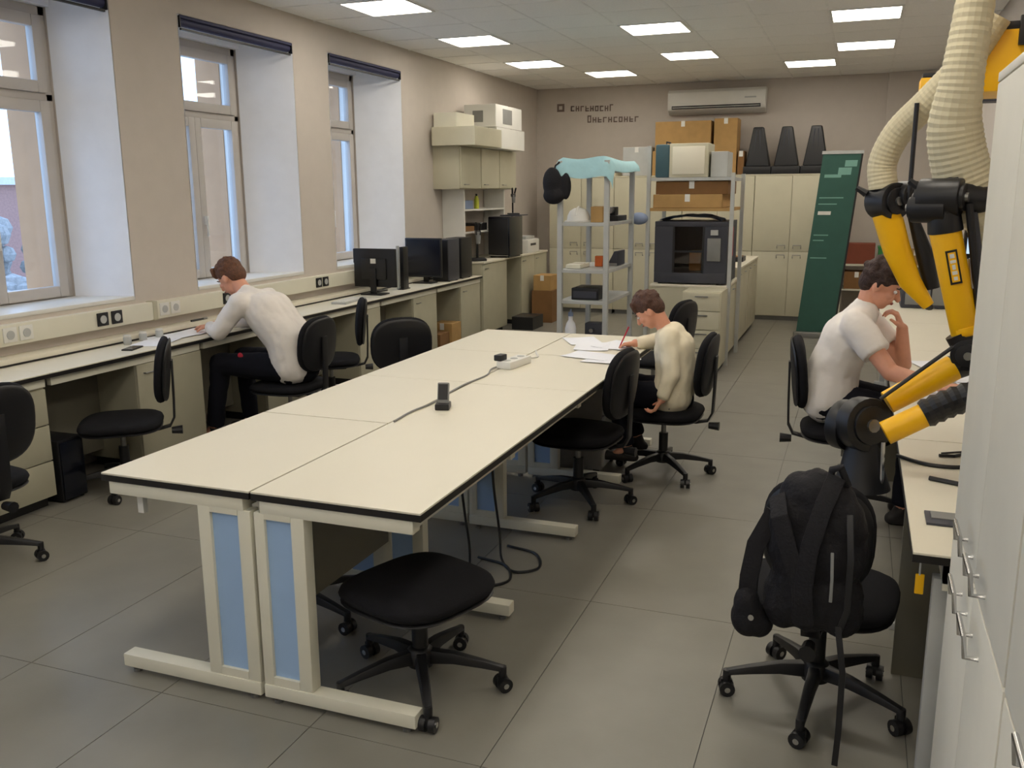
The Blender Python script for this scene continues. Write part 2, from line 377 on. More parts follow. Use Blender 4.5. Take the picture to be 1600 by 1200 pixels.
def chair_proto(back=True, sh=0.43):
    t = thing('office_chair' if back else 'swivel_stool', 'x', 'chair' if back else 'stool')
    MB().lathe([(0.028, 0.075), (0.045, 0.08), (0.045, 0.135), (0.03, 0.15)]).build('hub', 'black', t, smooth=True, local=True)
    leg0 = None
    for k in range(5):
        if leg0 is None:
            lg = MB(); prof = [(0.03, 0.118, 0.024, 0.026), (0.12, 0.115, 0.021, 0.020), (0.22, 0.098, 0.018, 0.014), (0.295, 0.082, 0.015, 0.010)]
            vs = []
            for x, z, w, h in prof: vs += [(x, -w, z - h), (x, w, z - h), (x, w * 0.7, z + h * 0.8), (x, -w * 0.7, z + h * 0.8)]
            lg.add(vs, [(i * 4 + a, i * 4 + (a + 1) % 4, i * 4 + 4 + (a + 1) % 4, i * 4 + 4 + a) for i in range(3) for a in range(4)] + [(0, 3, 2, 1), (12, 13, 14, 15)])
            lg.cyl((0.29, 0, 0.05), (0.29, 0, 0.09), 0.014)
            leg0 = lg.build('base_leg', 'black', t, bev=0.004, local=True)
            cs = MB(); cs.cyl((0.0, -0.027, 0.026), (0.0, -0.006, 0.026), 0.026).cyl((0.0, 0.006, 0.026), (0.0, 0.027, 0.026), 0.026).box(-0.02, 0.014, -0.006, 0.006, 0.02, 0.055)
            cst = cs.build('caster', 'black', leg0, smooth=True, local=True); cst.location = (0.29, 0, 0); cst.rotation_euler = (0, 0, 0.6)
            hd = MB().cyl((0, -0.030, 0.026), (0, 0.030, 0.026), 0.010, n=10)
            hd.build('caster_axle', 'chrome', leg0, local=True).location = (0.29, 0, 0)
            leg0.children[-1].rotation_euler = (0, 0, 0.6)
        else:
            l = leg0.copy(); COL.objects.link(l); l.parent = t
            for c in leg0.children:
                d = c.copy(); COL.objects.link(d); d.parent = l; d.rotation_euler = (0, 0, 0.6 + 1.3 * k)
            l.rotation_euler = (0, 0, 2 * PI * k / 5)
    MB().cyl((0, 0, 0.14), (0, 0, sh - 0.17), 0.028).build('column_cover', 'black', t, smooth=True, local=True)
    MB().cyl((0, 0, sh - 0.18), (0, 0, sh - 0.08), 0.015).build('gas_column', 'steel', t, smooth=True, local=True)
    B(-0.07, 0.07, -0.12, 0.10, sh - 0.10, sh - 0.062).build('seat_mechanism', 'black', t, bev=0.008, local=True)
    MB().tube([(0.06, 0.0, sh - 0.085), (0.17, 0.0, sh - 0.085), (0.22, 0.0, sh - 0.095)], [0.006, 0.006, 0.011], 8).build('height_lever', 'black', t, local=True)
    c = cushion(0.47, 0.45, 0.02, taper=0.03); c.xform(Matrix.Translation((0, 0, sh - 0.068))); c.build('seat_shell', 'black', t, smooth=True, local=True)
    c = cushion(0.48, 0.46, 0.055, taper=0.03, dish=1); c.xform(Matrix.Translation((0, 0, sh - 0.054))); c.build('seat', 'fabric', t, smooth=True, local=True)
    if back:
        # flat bent bar carrying the back pad, with a clamp and knob
        pts = [(0, -0.05, sh - 0.085), (0, -0.20, sh - 0.085), (0, -0.265, sh - 0.07), (0, -0.29, sh - 0.02), (0, -0.295, sh + 0.1), (0, -0.30, sh + 0.32)]
        m = MB(); vs = []
        for i, p in enumerate(pts):
            a = Vector(pts[max(0, i - 1)]); b = Vector(pts[min(len(pts) - 1, i + 1)]); d = (b - a).normalized(); nn = Vector((0, -d.z, d.y)) * 0.006; p = Vector(p)
            vs += [p + Vector((-0.028, 0, 0)) + nn, p + Vector((0.028, 0, 0)) + nn, p + Vector((0.028, 0, 0)) - nn, p + Vector((-0.028, 0, 0)) - nn]
        m.add(vs, [(i * 4 + a, i * 4 + (a + 1) % 4, i * 4 + 4 + (a + 1) % 4, i * 4 + 4 + a) for i in range(5) for a in range(4)] + [(0, 3, 2, 1), (20, 21, 22, 23)])
        m.build('back_bar', 'black', t, bev=0.002, local=True)
        MB().cyl((0, -0.27, sh - 0.10), (0, -0.33, sh - 0.10), 0.02, 0.026, 10).build('back_knob', 'black', t, local=True)
        R = Matrix.Rotation(math.radians(84), 4, 'X')
        for nm, w, h, tk, mt, y in (('back_shell', 0.41, 0.36, 0.02, 'black', -0.287), ('backrest', 0.42, 0.38, 0.05, 'fabric', -0.272)):
            c = cushion(w, h, tk, n=2.7, bend=0.45, dome=0.01)
            c.xform(Matrix.Translation((0, y, sh + 0.265)) @ Matrix.Rotation(PI, 4, 'Z') @ R)
            c.build(nm, mt, t, smooth=True, local=True)
    return t
CP = chair_proto(); SP = chair_proto(False, 0.40)
used = {CP.name: False}
def chair(x, y, deg, label, star=8.0, first=False, proto=None, dz=0):
    p = proto or CP
    if not used.get(p.name): used[p.name] = True; c = p
    else: c = copy_tree(p)
    c.location = (x, y, 0); c.rotation_euler = (0, 0, math.radians(deg)); c['label'] = label
    if p is CP: c['group'] = 'black swivel office chairs'
    k = 0
    for ch in c.children:
        if dz and not ch.name.startswith(('base_leg', 'hub', 'column_cover')): ch.location.z += dz
        if ch.name.startswith('base_leg'): ch.rotation_euler = (0, 0, math.radians(star - deg + 72 * k)); k += 1
    return c
chair(-1.335, 2.60, 70, 'black swivel stool without a backrest at the near corner of the centre tables', 13, proto=SP)
chair(-1.365, 4.62, 84, 'empty black office chair tucked under the right side of the centre tables', 15)
chair(-1.03, 5.30, 88, 'black office chair the child at the centre table sits on', 20)
chair(0.0, 4.95, -86, 'black office chair of the person in the white t-shirt by the right bench', 0, dz=0.06)
chair(-3.77, 2.84, 84, 'black office chair cut by the left edge of the photo, back towards the camera', 30)
chair(-3.93, 3.97, 128, 'empty black office chair at the window bench, left of the seated student', 12)
chair(-3.62, 5.20, 90, 'black office chair under the student leaning on the window bench', 40)
chair(-3.86, 6.12, 122, 'empty black office chair at the window bench just behind the student', 25)
chair(-2.97, 5.53, 40, 'black office chair whose rounded back shows over the far left of the centre tables', 5)
chair(-1.45, 6.95, 74, 'black office chair behind the child, its back tilted behind the head', 33)
s2_ = chair(-2.06, 2.90, 5, 'black swivel stool pushed under the near left centre table, one caster showing', 205, proto=SP)

bagc = chair(-0.04, 2.97, -4, 'black office chair with a backpack hung on its back, nearest on the right', 48)
for ch in bagc.children:
    if ch.name.startswith(('backrest', 'back_shell')): ch.scale = (0.78, 1, 0.97)

# ================================================================ centre tables
def table(name_lab, x0, x1, y0, y1, side, frames, panel=False):
    # side -1: foot runs to -x (left row), +1: to +x (right row)
    t = thing('laboratory_table', name_lab, 'table', ((x0 + x1) / 2, (y0 + y1) / 2, 0), 0, 'centre laboratory tables')
    B(x0 + 0.002, x1 - 0.002, y0 + 0.002, y1 - 0.002, 0.743, 0.75).build('tabletop', 'top', t, bev=0.001, seg=1)
    B(x0 + 0.001, x1 - 0.001, y0 + 0.001, y1 - 0.001, 0.722, 0.7435).build('edge_band', 'edge', t)
    inner = x1 if side < 0 else x0
    for k, fy in enumerate(frames):
        ya, yb = fy - 0.02, fy + 0.03
        if side < 0: cols = [(x1 - 0.215, x1 - 0.165), (x1 - 0.055, x1 - 0.005)]; pn = (x1 - 0.165, x1 - 0.055); fx = (x0 + 0.02, x1 - 0.005)
        else: cols = [(x0 + 0.005, x0 + 0.045), (x0 + 0.145, x0 + 0.195)]; pn = (x0 + 0.045, x0 + 0.145); fx = (x0 + 0.005, x1 - 0.04)
        for (a, b) in cols: B(a, b, ya, yb, 0.07, 0.68).build('upright', 'cream', t, bev=0.004)
        B(pn[0] - 0.004, pn[1] + 0.004, ya + 0.012, yb - 0.012, 0.10, 0.66).build('blue_infill_panel', 'blue', t)
        B(pn[0], pn[1], ya, yb, 0.66, 0.68).build('infill_top_rail', 'cream', t)
        B(pn[0], pn[1], ya, yb, 0.07, 0.10).build('infill_bottom_rail', 'cream', t)
        B(fx[0], fx[1], ya - 0.004, yb + 0.004, 0.022, 0.07).build('foot_rail', 'cream', t, bev=0.005)
        B(x0 + 0.03, x1 - 0.03, ya, yb, 0.676, 0.722).build('top_rail', 'cream', t, bev=0.004)
        for xx in (fx[0] + 0.04, fx[1] - 0.04):
            MB().lathe([(0.016, 0), (0.016, 0.012), (0.006, 0.013), (0.006, 0.024)], (xx, fy, 0), 12).build('levelling_foot', 'steel', t)
    ya = y0 + 0.02; yb = y1 - 0.02
    for xx in (x0 + 0.04, x1 - 0.075): B(xx, xx + 0.035, ya, yb, 0.682, 0.722).build('side_rail', 'cream', t)
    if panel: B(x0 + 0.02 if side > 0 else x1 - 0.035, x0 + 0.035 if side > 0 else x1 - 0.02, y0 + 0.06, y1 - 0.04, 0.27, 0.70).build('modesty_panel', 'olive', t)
    return t
XM = -1.787
table('nearest left table of the centre block, its light blue leg panel facing the camera', -2.405, XM - 0.002, 2.31, 3.25, -1, [2.335, 3.2])
table('second left table of the centre block, behind the dark seam', -2.405, XM - 0.002, 3.255, 4.13, -1, [4.09])
table('third left table of the centre block, beside the white power strip', -2.405, XM - 0.002, 4.132, 5.01, -1, [4.97])
table('farthest left table of the centre block', -2.405, XM - 0.002, 5.012, 5.85, -1, [5.81])
table('long nearest right table of the centre block, above the black stool', XM + 0.002, -1.172, 2.31, 4.11, 1, [2.335, 3.17, 4.08], True)
table('second right table of the centre block, with the tucked-in chair', XM + 0.002, -1.172, 4.112, 5.01, 1, [4.97], True)
table('farthest right table of the centre block, where the child writes', XM + 0.002, -1.172, 5.012, 5.85, 1, [5.81])
# things on them
t = thing('phone_handset', 'dark phone standing in its holder on the seam of the centre tables', 'phone', (-1.68, 3.56, 0.75), 0.3)
B(-0.032, 0.032, -0.035, 0.045, 0.0, 0.028).build('phone_holder', 'black', t, bev=0.006, local=True)
h_ = B(-0.026, 0.026, -0.010, 0.012, 0.015, 0.118).build('phone_body', 'grey', t, bev=0.006, local=True); h_.rotation_euler = (-0.35, 0, 0)
h2 = B(-0.021, 0.021, -0.0112, -0.0098, 0.040, 0.110).build('phone_screen', 'black', t, local=True); h2.rotation_euler = (-0.35, 0, 0)
MB().rope([(-1.77, 3.27, 0.755), (-1.78, 3.45, 0.755), (-1.765, 3.62, 0.755), (-1.78, 3.8, 0.755), (-1.79, 4.05, 0.755), (-1.775, 4.3, 0.755), (-1.81, 4.45, 0.756), (-1.80, 4.53, 0.76)], 0.0045, 6).build('power_cable', 'grey')
tag(bpy.data.objects['power_cable'], 'dark grey cable running along the seam of the centre tables', 'cable')
t = thing('power_strip', 'white power strip lying on the centre tables', 'power strip', (-1.74, 4.62, 0.75), -0.15)
B(-0.045, 0.045, -0.12, 0.12, 0, 0.042).build('strip_body', 'white', t, bev=0.008, local=True)
for k in range(3): MB().cyl((0, -0.078 + k * 0.078, 0.03), (0, -0.078 + k * 0.078, 0.044), 0.021).build('socket', 'lgrey', t, local=True)
t2 = MB().box(-0.06, -0.015, -0.12, -0.05, 0.042, 0.075).build('plug', 'black', t, bev=0.006, local=True)
tag(MB().rope([(-1.74, 4.83, 0.755), (-1.70, 4.90, 0.755), (-1.74, 5.0, 0.755), (-1.78, 5.10, 0.755)], 0.0045, 6).build('white_lead', 'white'), 'white lead trailing from the power strip', 'cable')
def sheet(x, y, z, rz, label, w=0.21, h=0.297, group='loose paper sheets', curl=0.004, m='paper', tk=0.0012):
    mb = MB(); nx = 5; vs = []
    for side in (0, 1):
        for i in range(nx):
            for j in range(nx):
                u = i / (nx - 1) - 0.5; v = j / (nx - 1) - 0.5; vs.append((u * w, v * h, curl * (4 * u * u + (u * v)) + side * tk))
    q = nx * nx; fs = []
    for i in range(nx - 1):
        for j in range(nx - 1):
            a = i * nx + j; fs += [(a, a + 1, a + nx + 1, a + nx), (q + a, q + a + nx, q + a + nx + 1, q + a + 1)]
    per = [i for i in range(nx)] + [i * nx + nx - 1 for i in range(1, nx)] + [(nx - 1) * nx + j for j in range(nx - 2, -1, -1)] + [i * nx for i in range(nx - 2, 0, -1)]
    for a, b in zip(per, per[1:] + per[:1]): fs.append((a, b, q + b, q + a))
    mb.add(vs, fs); o = mb.build('paper_sheet', m); o.location = (x, y, z); o.rotation_euler = (0, 0, rz); return tag(o, label, 'paper', group)
sheet(-1.62, 5.55, 0.751, 0.5, 'blue-white sheet of paper farthest left of those before the child')
sheet(-1.50, 5.36, 0.7525, 0.2, 'open sheet in the middle of the papers before the child')
sheet(-1.36, 5.45, 0.754, -0.3, 'sheet of paper under the writing hand of the child')
sheet(-1.42, 5.04, 0.751, 1.3, 'single sheet nearest the camera on the child\'s table')
sheet(-1.27, 4.93, 0.7525, 1.5, 'sheet on the table edge beside the child')
t = thing('pencil', 'red-brown pencil held in the writing hand of the child', 'pencil', (-1.30, 5.36, 0.755))
MB().cyl((-1.325, 5.34, 0.757), (-1.275, 5.37, 0.885), 0.0045, n=6).build('shaft', 'red', t); MB().cyl((-1.325, 5.34, 0.757), (-1.329, 5.3375, 0.7465 + 0.006), 0.0045, 0.001, 6).build('tip', 'card', t)
# cables hanging below the table
for k, (x, y) in enumerate(((-1.62, 3.62), (-1.54, 3.80))):
    cb = MB().rope([(x, y, 0.70), (x + 0.01, y - 0.03, 0.4), (x + 0.03, y, 0.10), (x + 0.08, y - 0.10, 0.014), (x + 0.18, y - 0.20, 0.008), (x + 0.27, y - 0.12, 0.008), (x + 0.20, y + 0.03, 0.008), (x + 0.04, y + 0.08, 0.008)], 0.006).build('hanging_cable', 'black', smooth=True)
    tag(cb, ['nearer black cable looping on the floor under the centre tables', 'farther black cable looping on the floor under the centre tables'][k], 'cable', 'cables under the centre tables')
B(-2.30, -2.275, 2.36, 2.38, 0.60, 0.68).build('cable_clip', 'white'); o = bpy.data.objects['cable_clip']; o.rotation_euler = (0, 0, 0)
tag(o, 'white strip hanging below the near left table corner', 'strip')
# small pc under the tables
t = thing('drawer_unit', 'grey drawer unit standing under the right centre tables behind the tucked chair', 'drawer unit', (-1.55, 5.25, 0))
B(-1.76, -1.36, 5.08, 5.5, 0.05, 0.55).build('carcass', 'grey', t, bev=0.004)
for k in range(3):
    d = B(-1.355 - 0.005, -1.345, 5.09, 5.49, 0.07 + k * 0.16, 0.215 + k * 0.16).build('drawer', 'lgrey', t, bev=0.003)
    B(-1.345, -1.333, 5.22, 5.36, 0.14 + k * 0.16, 0.152 + k * 0.16).build('drawer_handle', 'steel', d)
for xx in (-1.72, -1.40):
    for yy in (5.12, 5.46): MB().cyl((xx, yy, 0), (xx, yy, 0.052), 0.02).build('foot', 'black', t)

# ================================================================ window bench (left)
XB = -4.05
tops = [(1.2, 2.4), (2.4, 3.62), (3.62, 4.87), (4.87, 6.1), (6.1, 7.34), (7.34, 8.54), (8.54, 9.73)]
tl = ['window bench worktop behind the camera side, mostly out of frame', 'window bench worktop cut by the left edge of the photo', 'window bench worktop at the empty chair', 'window bench worktop the student leans on',
      'window bench worktop between the student and the monitors', 'window bench worktop carrying the twin monitors', 'window bench worktop carrying the dark screen and computer towers']
for (a, b), l in zip(tops, tl):
    t = thing('worktop', l, 'worktop', (-4.3, (a + b) / 2, 0.72), 0, 'window bench worktops')
    B(-4.545, XB, a + 0.001, b - 0.001, 0.743, 0.75).build('laminate_surface', 'top', t, bev=0.001, seg=1)
    B(-4.545, XB + 0.001, a + 0.0005, b - 0.0005, 0.722, 0.7435).build('edge_band', 'edge', t)
    B(-4.10, XB - 0.02, a + 0.02, b - 0.02, 0.675, 0.722).build('apron_rail', 'cream', t)
    B(-4.545, -4.41, a + 0.002, b - 0.002, 0.75, 0.79).build('rear_upstand', 'top', t, bev=0.002)
    B(-4.412, -4.404, a + 0.002, b - 0.002, 0.752, 0.762).build('rear_seal', 'edge', t)
def pedestal(x0, x1, y0, y1, z1, label, doors=1, face=1, mt='creamd', group='bench pedestal cabinets', drawers=0, plinth=0.06, tall=False, cat='cabinet', topm=None):
    """cabinet with its front on the +x side (face=1) or -x side (face=-1)"""
    t = thing('pedestal_cabinet', label, cat, ((x0 + x1) / 2, (y0 + y1) / 2, 0), 0, group)
    B(x0, x1, y0, y1, plinth, z1).build('carcass', mt, t, bev=0.002, seg=1)
    B(x0 + 0.02, x1 - 0.04, y0 + 0.02, y1 - 0.02, 0, plinth).build('plinth', 'black', t)
    fx0, fx1 = (x1, x1 + 0.016) if face > 0 else (x0 - 0.016, x0)
    hx = (fx1, fx1 + 0.02) if face > 0 else (fx0 - 0.02, fx0)
    def hand(par, ya, yb, z):
        m = MB(); xm = hx[1] - 0.006 if face > 0 else hx[0] + 0.006
        m.tube([(hx[0] if face > 0 else hx[1], ya, z), (xm, ya, z), (xm, yb, z), (hx[0] if face > 0 else hx[1], yb, z)], 0.005, 6); m.build('handle', 'steel', par)
    if drawers:
        dz = (z1 - plinth - 0.01) / drawers
        for k in range(drawers):
            d = B(fx0, fx1, y0 + 0.004, y1 - 0.004, plinth + 0.005 + k * dz, plinth + k * dz + dz - 0.002).build('drawer', mt, t, bev=0.003)
            hand(d, (y0 + y1) / 2 - 0.05, (y0 + y1) / 2 + 0.05, plinth + k * dz + dz * 0.75)
    else:
        w = (y1 - y0) / doors
        for k in range(doors):
            d = B(fx0, fx1, y0 + k * w + 0.003, y0 + (k + 1) * w - 0.003, plinth + 0.005, z1 - 0.004).build('door', mt, t, bev=0.003)
            hand(d, y0 + k * w + 0.06, y0 + k * w + 0.14, z1 - 0.06)
    if topm: B(x0 - 0.01, x1 + 0.03, y0 - 0.005, y1 + 0.005, z1, z1 + 0.025).build('worktop_slab', topm, t, bev=0.003)
    return t
peds = [(3.02, 3.60, 'pedestal cabinet behind the chair at the left edge of the photo', 3), (4.27, 4.86, 'pedestal cabinet left of the student under the window bench', 0), (5.56, 6.08, 'pedestal cabinet right of the student under the window bench', 0),
        (6.94, 7.33, 'narrow pedestal cabinet below the twin monitors', 0), (8.0, 8.53, 'pedestal cabinet below the large dark screen', 0), (9.15, 9.70, 'last low pedestal cabinet before the higher cabinets', 0), (1.7, 2.4, 'pedestal cabinet left of the frame', 0)]
for a, b, l, dr in peds: pedestal(-4.50, -4.085, a, b, 0.675, l, drawers=dr)
backs = [(3.60, 4.27), (4.86, 5.56), (6.08, 6.94), (7.33, 8.0), (8.53, 9.15)]
for k, (a, b) in enumerate(backs):
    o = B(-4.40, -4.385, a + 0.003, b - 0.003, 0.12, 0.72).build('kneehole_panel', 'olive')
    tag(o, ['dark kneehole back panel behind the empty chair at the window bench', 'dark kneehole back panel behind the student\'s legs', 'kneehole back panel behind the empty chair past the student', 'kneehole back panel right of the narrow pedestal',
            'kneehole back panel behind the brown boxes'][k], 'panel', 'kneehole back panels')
# things in kneeholes
t = thing('computer_tower', 'black computer tower on the floor under the window bench behind the empty chair', 'computer', (-4.25, 3.72, 0))
B(-4.37, -4.06, 3.625, 3.80, 0.012, 0.36).build('case', 'black', t, bev=0.006); B(-4.06, -4.05, 3.635, 3.79, 0.02, 0.35).build('front_panel', 'screen', t, bev=0.003)
for yy in (3.66, 3.78): B(-4.36, -4.08, yy - 0.01, yy + 0.01, 0, 0.014).build('foot', 'black', t)
def carton(x0, x1, y0, y1, z0, z1, label, m='card', group='cardboard boxes', tape=True, cat='box', name='carton'):
    t = thing(name, label, cat, ((x0 + x1) / 2, (y0 + y1) / 2, z0), 0, group)
    B(x0, x1, y0, y1, z0, z1).build('box_body', m, t, bev=0.003, seg=1)
    ym = (y0 + y1) / 2; xm = (x0 + x1) / 2
    B(x0 - 0.001, x1 + 0.001, ym - 0.002, ym + 0.002, z1 - 0.002, z1 + 0.002).build('lid_seam', 'cardd', t)
    if tape: B(xm - 0.025, xm + 0.025, y0 - 0.0015, y0 + 0.001, z1 - 0.07, z1 + 0.001).build('label_tape', 'white', t)
    return t
carton(-4.33, -4.08, 8.62, 8.85, 0, 0.22, 'low brown carton in the kneehole left of the last low pedestal', 'cardd')
carton(-4.30, -4.06, 8.88, 9.12, 0, 0.30, 'taller pale carton in the kneehole left of the last low pedestal', 'card')
# trunking with sockets
t = thing('cable_trunking', 'cream cable trunking with sockets along the window wall', 'trunking', (-4.52, 5, 0.85))
B(-4.55, -4.49, 1.0, 4.92, 0.85, 0.97).build('trunking_body', 'cream', t, bev=0.004)
B(-4.55, -4.49, 4.95, 9.6, 0.85, 0.97).build('trunking_body', 'cream', t, bev=0.004)
B(-4.55, -4.485, 4.915, 4.955, 0.845, 0.975).build('joint_cover', 'creamd', t, bev=0.003)
def socket(y, m, inner):
    s = B(-4.49, -4.480, y - 0.045, y + 0.045, 0.87, 0.955).build('socket', m, t, bev=0.004)
    mb = MB(); mb.cyl((-4.4805, y, 0.912), (-4.477, y, 0.912), 0.026, n=16); mb.build('socket_well', inner, s)
for y in (4.46, 4.58, 5.70, 5.81, 6.98, 7.09): socket(y, 'black', 'lgrey')
for y in (3.77, 3.88, 5.02, 5.13): socket(y, 'white', 'lgrey')
# things on the window bench
sheet(-4.22, 4.62, 0.751, 0.3, 'sheet of paper in front of the black sockets on the window bench')
sheet(-4.28, 4.84, 0.7525, -0.1, 'second sheet overlapping towards the student on the window bench')
sheet(-4.28, 5.10, 0.7525, 0.15, 'exercise sheet under the arms of the student at the window bench')
t = thing('mobile_phone', 'black mobile phone lying on the window bench near the empty chair', 'phone', (-4.19, 4.38, 0.75), 0.3)
B(-0.035, 0.035, -0.075, 0.075, 0, 0.009).build('phone_body', 'black', t, bev=0.003, local=True); B(-0.031, 0.031, -0.07, 0.07, 0.009, 0.0102).build('phone_screen', 'screen', t, local=True)
for k, (x, y) in enumerate([(-4.34, 4.50), (-4.36, 4.66), (-4.35, 4.80)]):
    t = thing('small_jar', ['left small clear jar by the black sockets', 'middle small clear jar by the black sockets', 'right small clear jar by the black sockets'][k], 'jar', (x, y, 0.75), 0, 'small jars on the window bench')
    MB().lathe([(0.022, 0), (0.025, 0.004), (0.025, 0.045), (0.02, 0.05)], n=16).build('jar_body', 'lgrey', t, smooth=True, local=True); MB().lathe([(0.022, 0.05), (0.022, 0.062)], n=16).build('lid', 'white', t, local=True)
t = thing('pen', 'dark marker pen lying by the upstand left of the student', 'pen', (-4.38, 5.35, 0.792))
MB().cyl((-4.46, 5.25, 0.798), (-4.46, 5.38, 0.798), 0.007, n=8).build('barrel', 'black', t); MB().cyl((-4.46, 5.38, 0.798), (-4.46, 5.42, 0.798), 0.008, n=8).build('pen_cap', 'grey', t)
t = thing('keyboard', 'grey keyboard lying on the window bench before the twin monitors', 'keyboard', (-4.2, 7.0, 0.75), 0.1)
B(-0.07, 0.07, -0.21, 0.21, 0, 0.018).build('keyboard_body', 'lgrey', t, bev=0.004, local=True)
m = MB()
for a in range(5):
    for b in range(14): m.box(-0.058 + a * 0.024, -0.038 + a * 0.024, -0.20 + b * 0.0285, -0.178 + b * 0.0285, 0.018, 0.024)
ko = m.build('keys', 'white', t, local=True); ko['kind'] = 'stuff'
def monitor(x, y, w, h, zc, deg, label, zb=0.75, logo=False, m='black', group='computer monitors', scr=False):
    t = thing('monitor', label, 'monitor', (x, y, zb), math.radians(deg), group)
    zc -= zb
    B(-w / 2, w / 2, -0.012, 0.022, zc - h / 2, zc + h / 2).build('casing', m, t, bev=0.006, local=True)
    B(-w / 2 + 0.015, w / 2 - 0.015, 0.0225, 0.0245, zc - h / 2 + 0.02, zc + h / 2 - 0.015).build('display', 'screen', t, local=True)
    B(-w * 0.3, w * 0.3, -0.035, -0.012, zc - h * 0.3, zc + h * 0.25).build('rear_housing', m, t, bev=0.01, local=True)
    B(-0.03, 0.03, -0.05, -0.03, 0.01, zc).build('stand_neck', m, t, bev=0.004, local=True)
    B(-0.11, 0.11, -0.10, 0.07, 0, 0.012).build('stand_foot', m, t, bev=0.004, local=True)
    if logo: B(-0.028, 0.028, -0.0375, -0.035, zc + h * 0.12, zc + h * 0.12 + 0.045).build('maker_badge', 'white', t, local=True)
    return t
monitor(-4.26, 7.60, 0.44, 0.36, 1.0, 0, 'front black monitor of the twin pair, back with a white badge facing the camera', logo=True)
monitor(-4.42, 7.86, 0.44, 0.32, 1.0, 0, 'rear black monitor of the twin pair, half hidden on the left')
t = thing('speaker_bar', 'slim black box with a silver edge right of the twin monitors', 'speaker', (-4.2, 8.1, 0.75))
B(-4.235, -4.195, 8.05, 8.16, 0.758, 1.17).build('case', 'black', t, bev=0.005); B(-4.262, -4.240, 8.03, 8.06, 0.75, 1.18).build('silver_rail', 'lgrey', t, bev=0.002); B(-4.25, -4.19, 8.03, 8.18, 0.75, 0.76).build('foot_plate', 'black', t)
monitor(-4.295, 8.72, 0.42, 0.41, 1.02, 180, 'large dark monitor with its screen towards the camera on the window bench')
for k, (x, y) in enumerate([(-4.2, 9.05), (-4.2, 9.4)]):
    t = thing('computer_tower', ['nearer dark grey computer tower right of the large dark monitor', 'farther dark grey computer tower beside the large dark monitor'][k], 'computer', (x, y, 0.75), 0, 'computer towers on the bench')
    B(x - 0.09, x + 0.10, y - 0.14, y + 0.15, 0.758, 1.20).build('case', 'anthr' if k == 0 else 'black', t, bev=0.005)
    B(x - 0.085, x + 0.095, y - 0.148, y - 0.138, 0.765, 1.19).build('front_panel', 'black', t, bev=0.002)
    MB().cyl((x, y - 0.151, 1.13), (x, y - 0.147, 1.13), 0.012, n=12).build('power_button', 'chrome', t)
    for yy in (y - 0.1, y + 0.1): B(x - 0.08, x + 0.09, yy, yy + 0.02, 0.75, 0.76).build('foot', 'black', t)

# high cabinets in the far left corner
pedestal(-4.53, -4.07, 9.76, 10.53, 0.88, 'higher cream cabinet run below the wall cupboard', doors=1, group='high cabinets far left', topm='top')
pedestal(-4.53, -4.07, 11.05, 12.08, 0.88, 'farthest cream cabinet in the left corner', doors=2, group='high cabinets far left', topm='top')
tag(B(-4.53, -4.05, 10.55, 11.03, 0.88, 0.905).build('bridge_worktop', 'top', bev=0.002), 'worktop bridging the gap between the two high cabinets', 'worktop')
# wall cupboard
t = thing('wall_cupboard', 'cream wall cupboard above the microscopes in the far left corner', 'cupboard', (-4.38, 10.3, 1.73))
B(-4.55, -4.225, 9.52, 11.3, 1.73, 2.2).build('carcass', 'cab', t, bev=0.002)
for k in range(3):
    d = B(-4.223, -4.205, 9.53 + k * 0.59, 10.1 + k * 0.59, 1.74, 2.19).build('door', 'cab', t, bev=0.003)
    MB().tube([(-4.205, 9.6 + k * 0.59, 1.78), (-4.185, 9.6 + k * 0.59, 1.78), (-4.185, 9.7 + k * 0.59, 1.78), (-4.205, 9.7 + k * 0.59, 1.78)], 0.005, 6).build('handle', 'steel', d)
t = thing('bench_hutch', 'pale open shelving standing between bench and wall cupboard', 'shelf', (-4.4, 9.7, 0.9))
B(-4.545, -4.27, 9.74, 9.77, 0.905, 1.73).build('side_panel', 'white', t); B(-4.545, -4.27, 11.0, 11.03, 0.905, 1.73).build('side_panel', 'white', t)
for z in (1.22, 1.48): B(-4.545, -4.27, 9.77, 11.0, z, z + 0.02).build('shelf_board', 'white', t)
carton(-4.52, -4.32, 9.86, 10.12, 1.502, 1.60, 'blue-white flat case on the upper hutch shelf', 'bluish', 'items on the hutch', False)
carton(-4.52, -4.30, 10.2, 10.5, 1.242, 1.33, 'black flat case on the lower hutch shelf', 'black', 'items on the hutch', False)
carton(-4.52, -4.30, 9.82, 10.1, 1.242, 1.30, 'brown flat case on the lower hutch shelf', 'cardd', 'items on the hutch', False)
t = thing('spray_can', 'small lime-yellow can on the upper hutch shelf', 'can', (-4.33, 10.25, 1.5))
MB().lathe([(0.03, 0.0), (0.03, 0.11), (0.02, 0.125), (0.02, 0.15)], (-4.33, 10.25, 1.5), 14).build('can_body', 'lime', t, smooth=True); MB().lathe([(0.012, 0.15), (0.012, 0.175)], (-4.33, 10.25, 1.5), 10).build('can_cap', 'black', t)
carton(-4.50, -3.98, 9.40, 10.2, 2.2, 2.40, 'long grey-beige box lying on the wall cupboard', 'cab', 'boxes on the wall cupboard', False)
carton(-4.50, -4.06, 10.25, 11.2, 2.2, 2.44, 'pale box lying lowest right on the wall cupboard', 'white', 'boxes on the wall cupboard', False)
carton(-4.52, -4.24, 9.5, 10.0, 2.402, 2.56, 'beige upper box left on the wall cupboard', 'cream', 'boxes on the wall cupboard', False)
t = carton(-4.46, -4.06, 10.22, 11.1, 2.442, 2.70, 'white box topmost on the wall cupboard, with a dark printed picture', 'white', 'boxes on the wall cupboard', False)
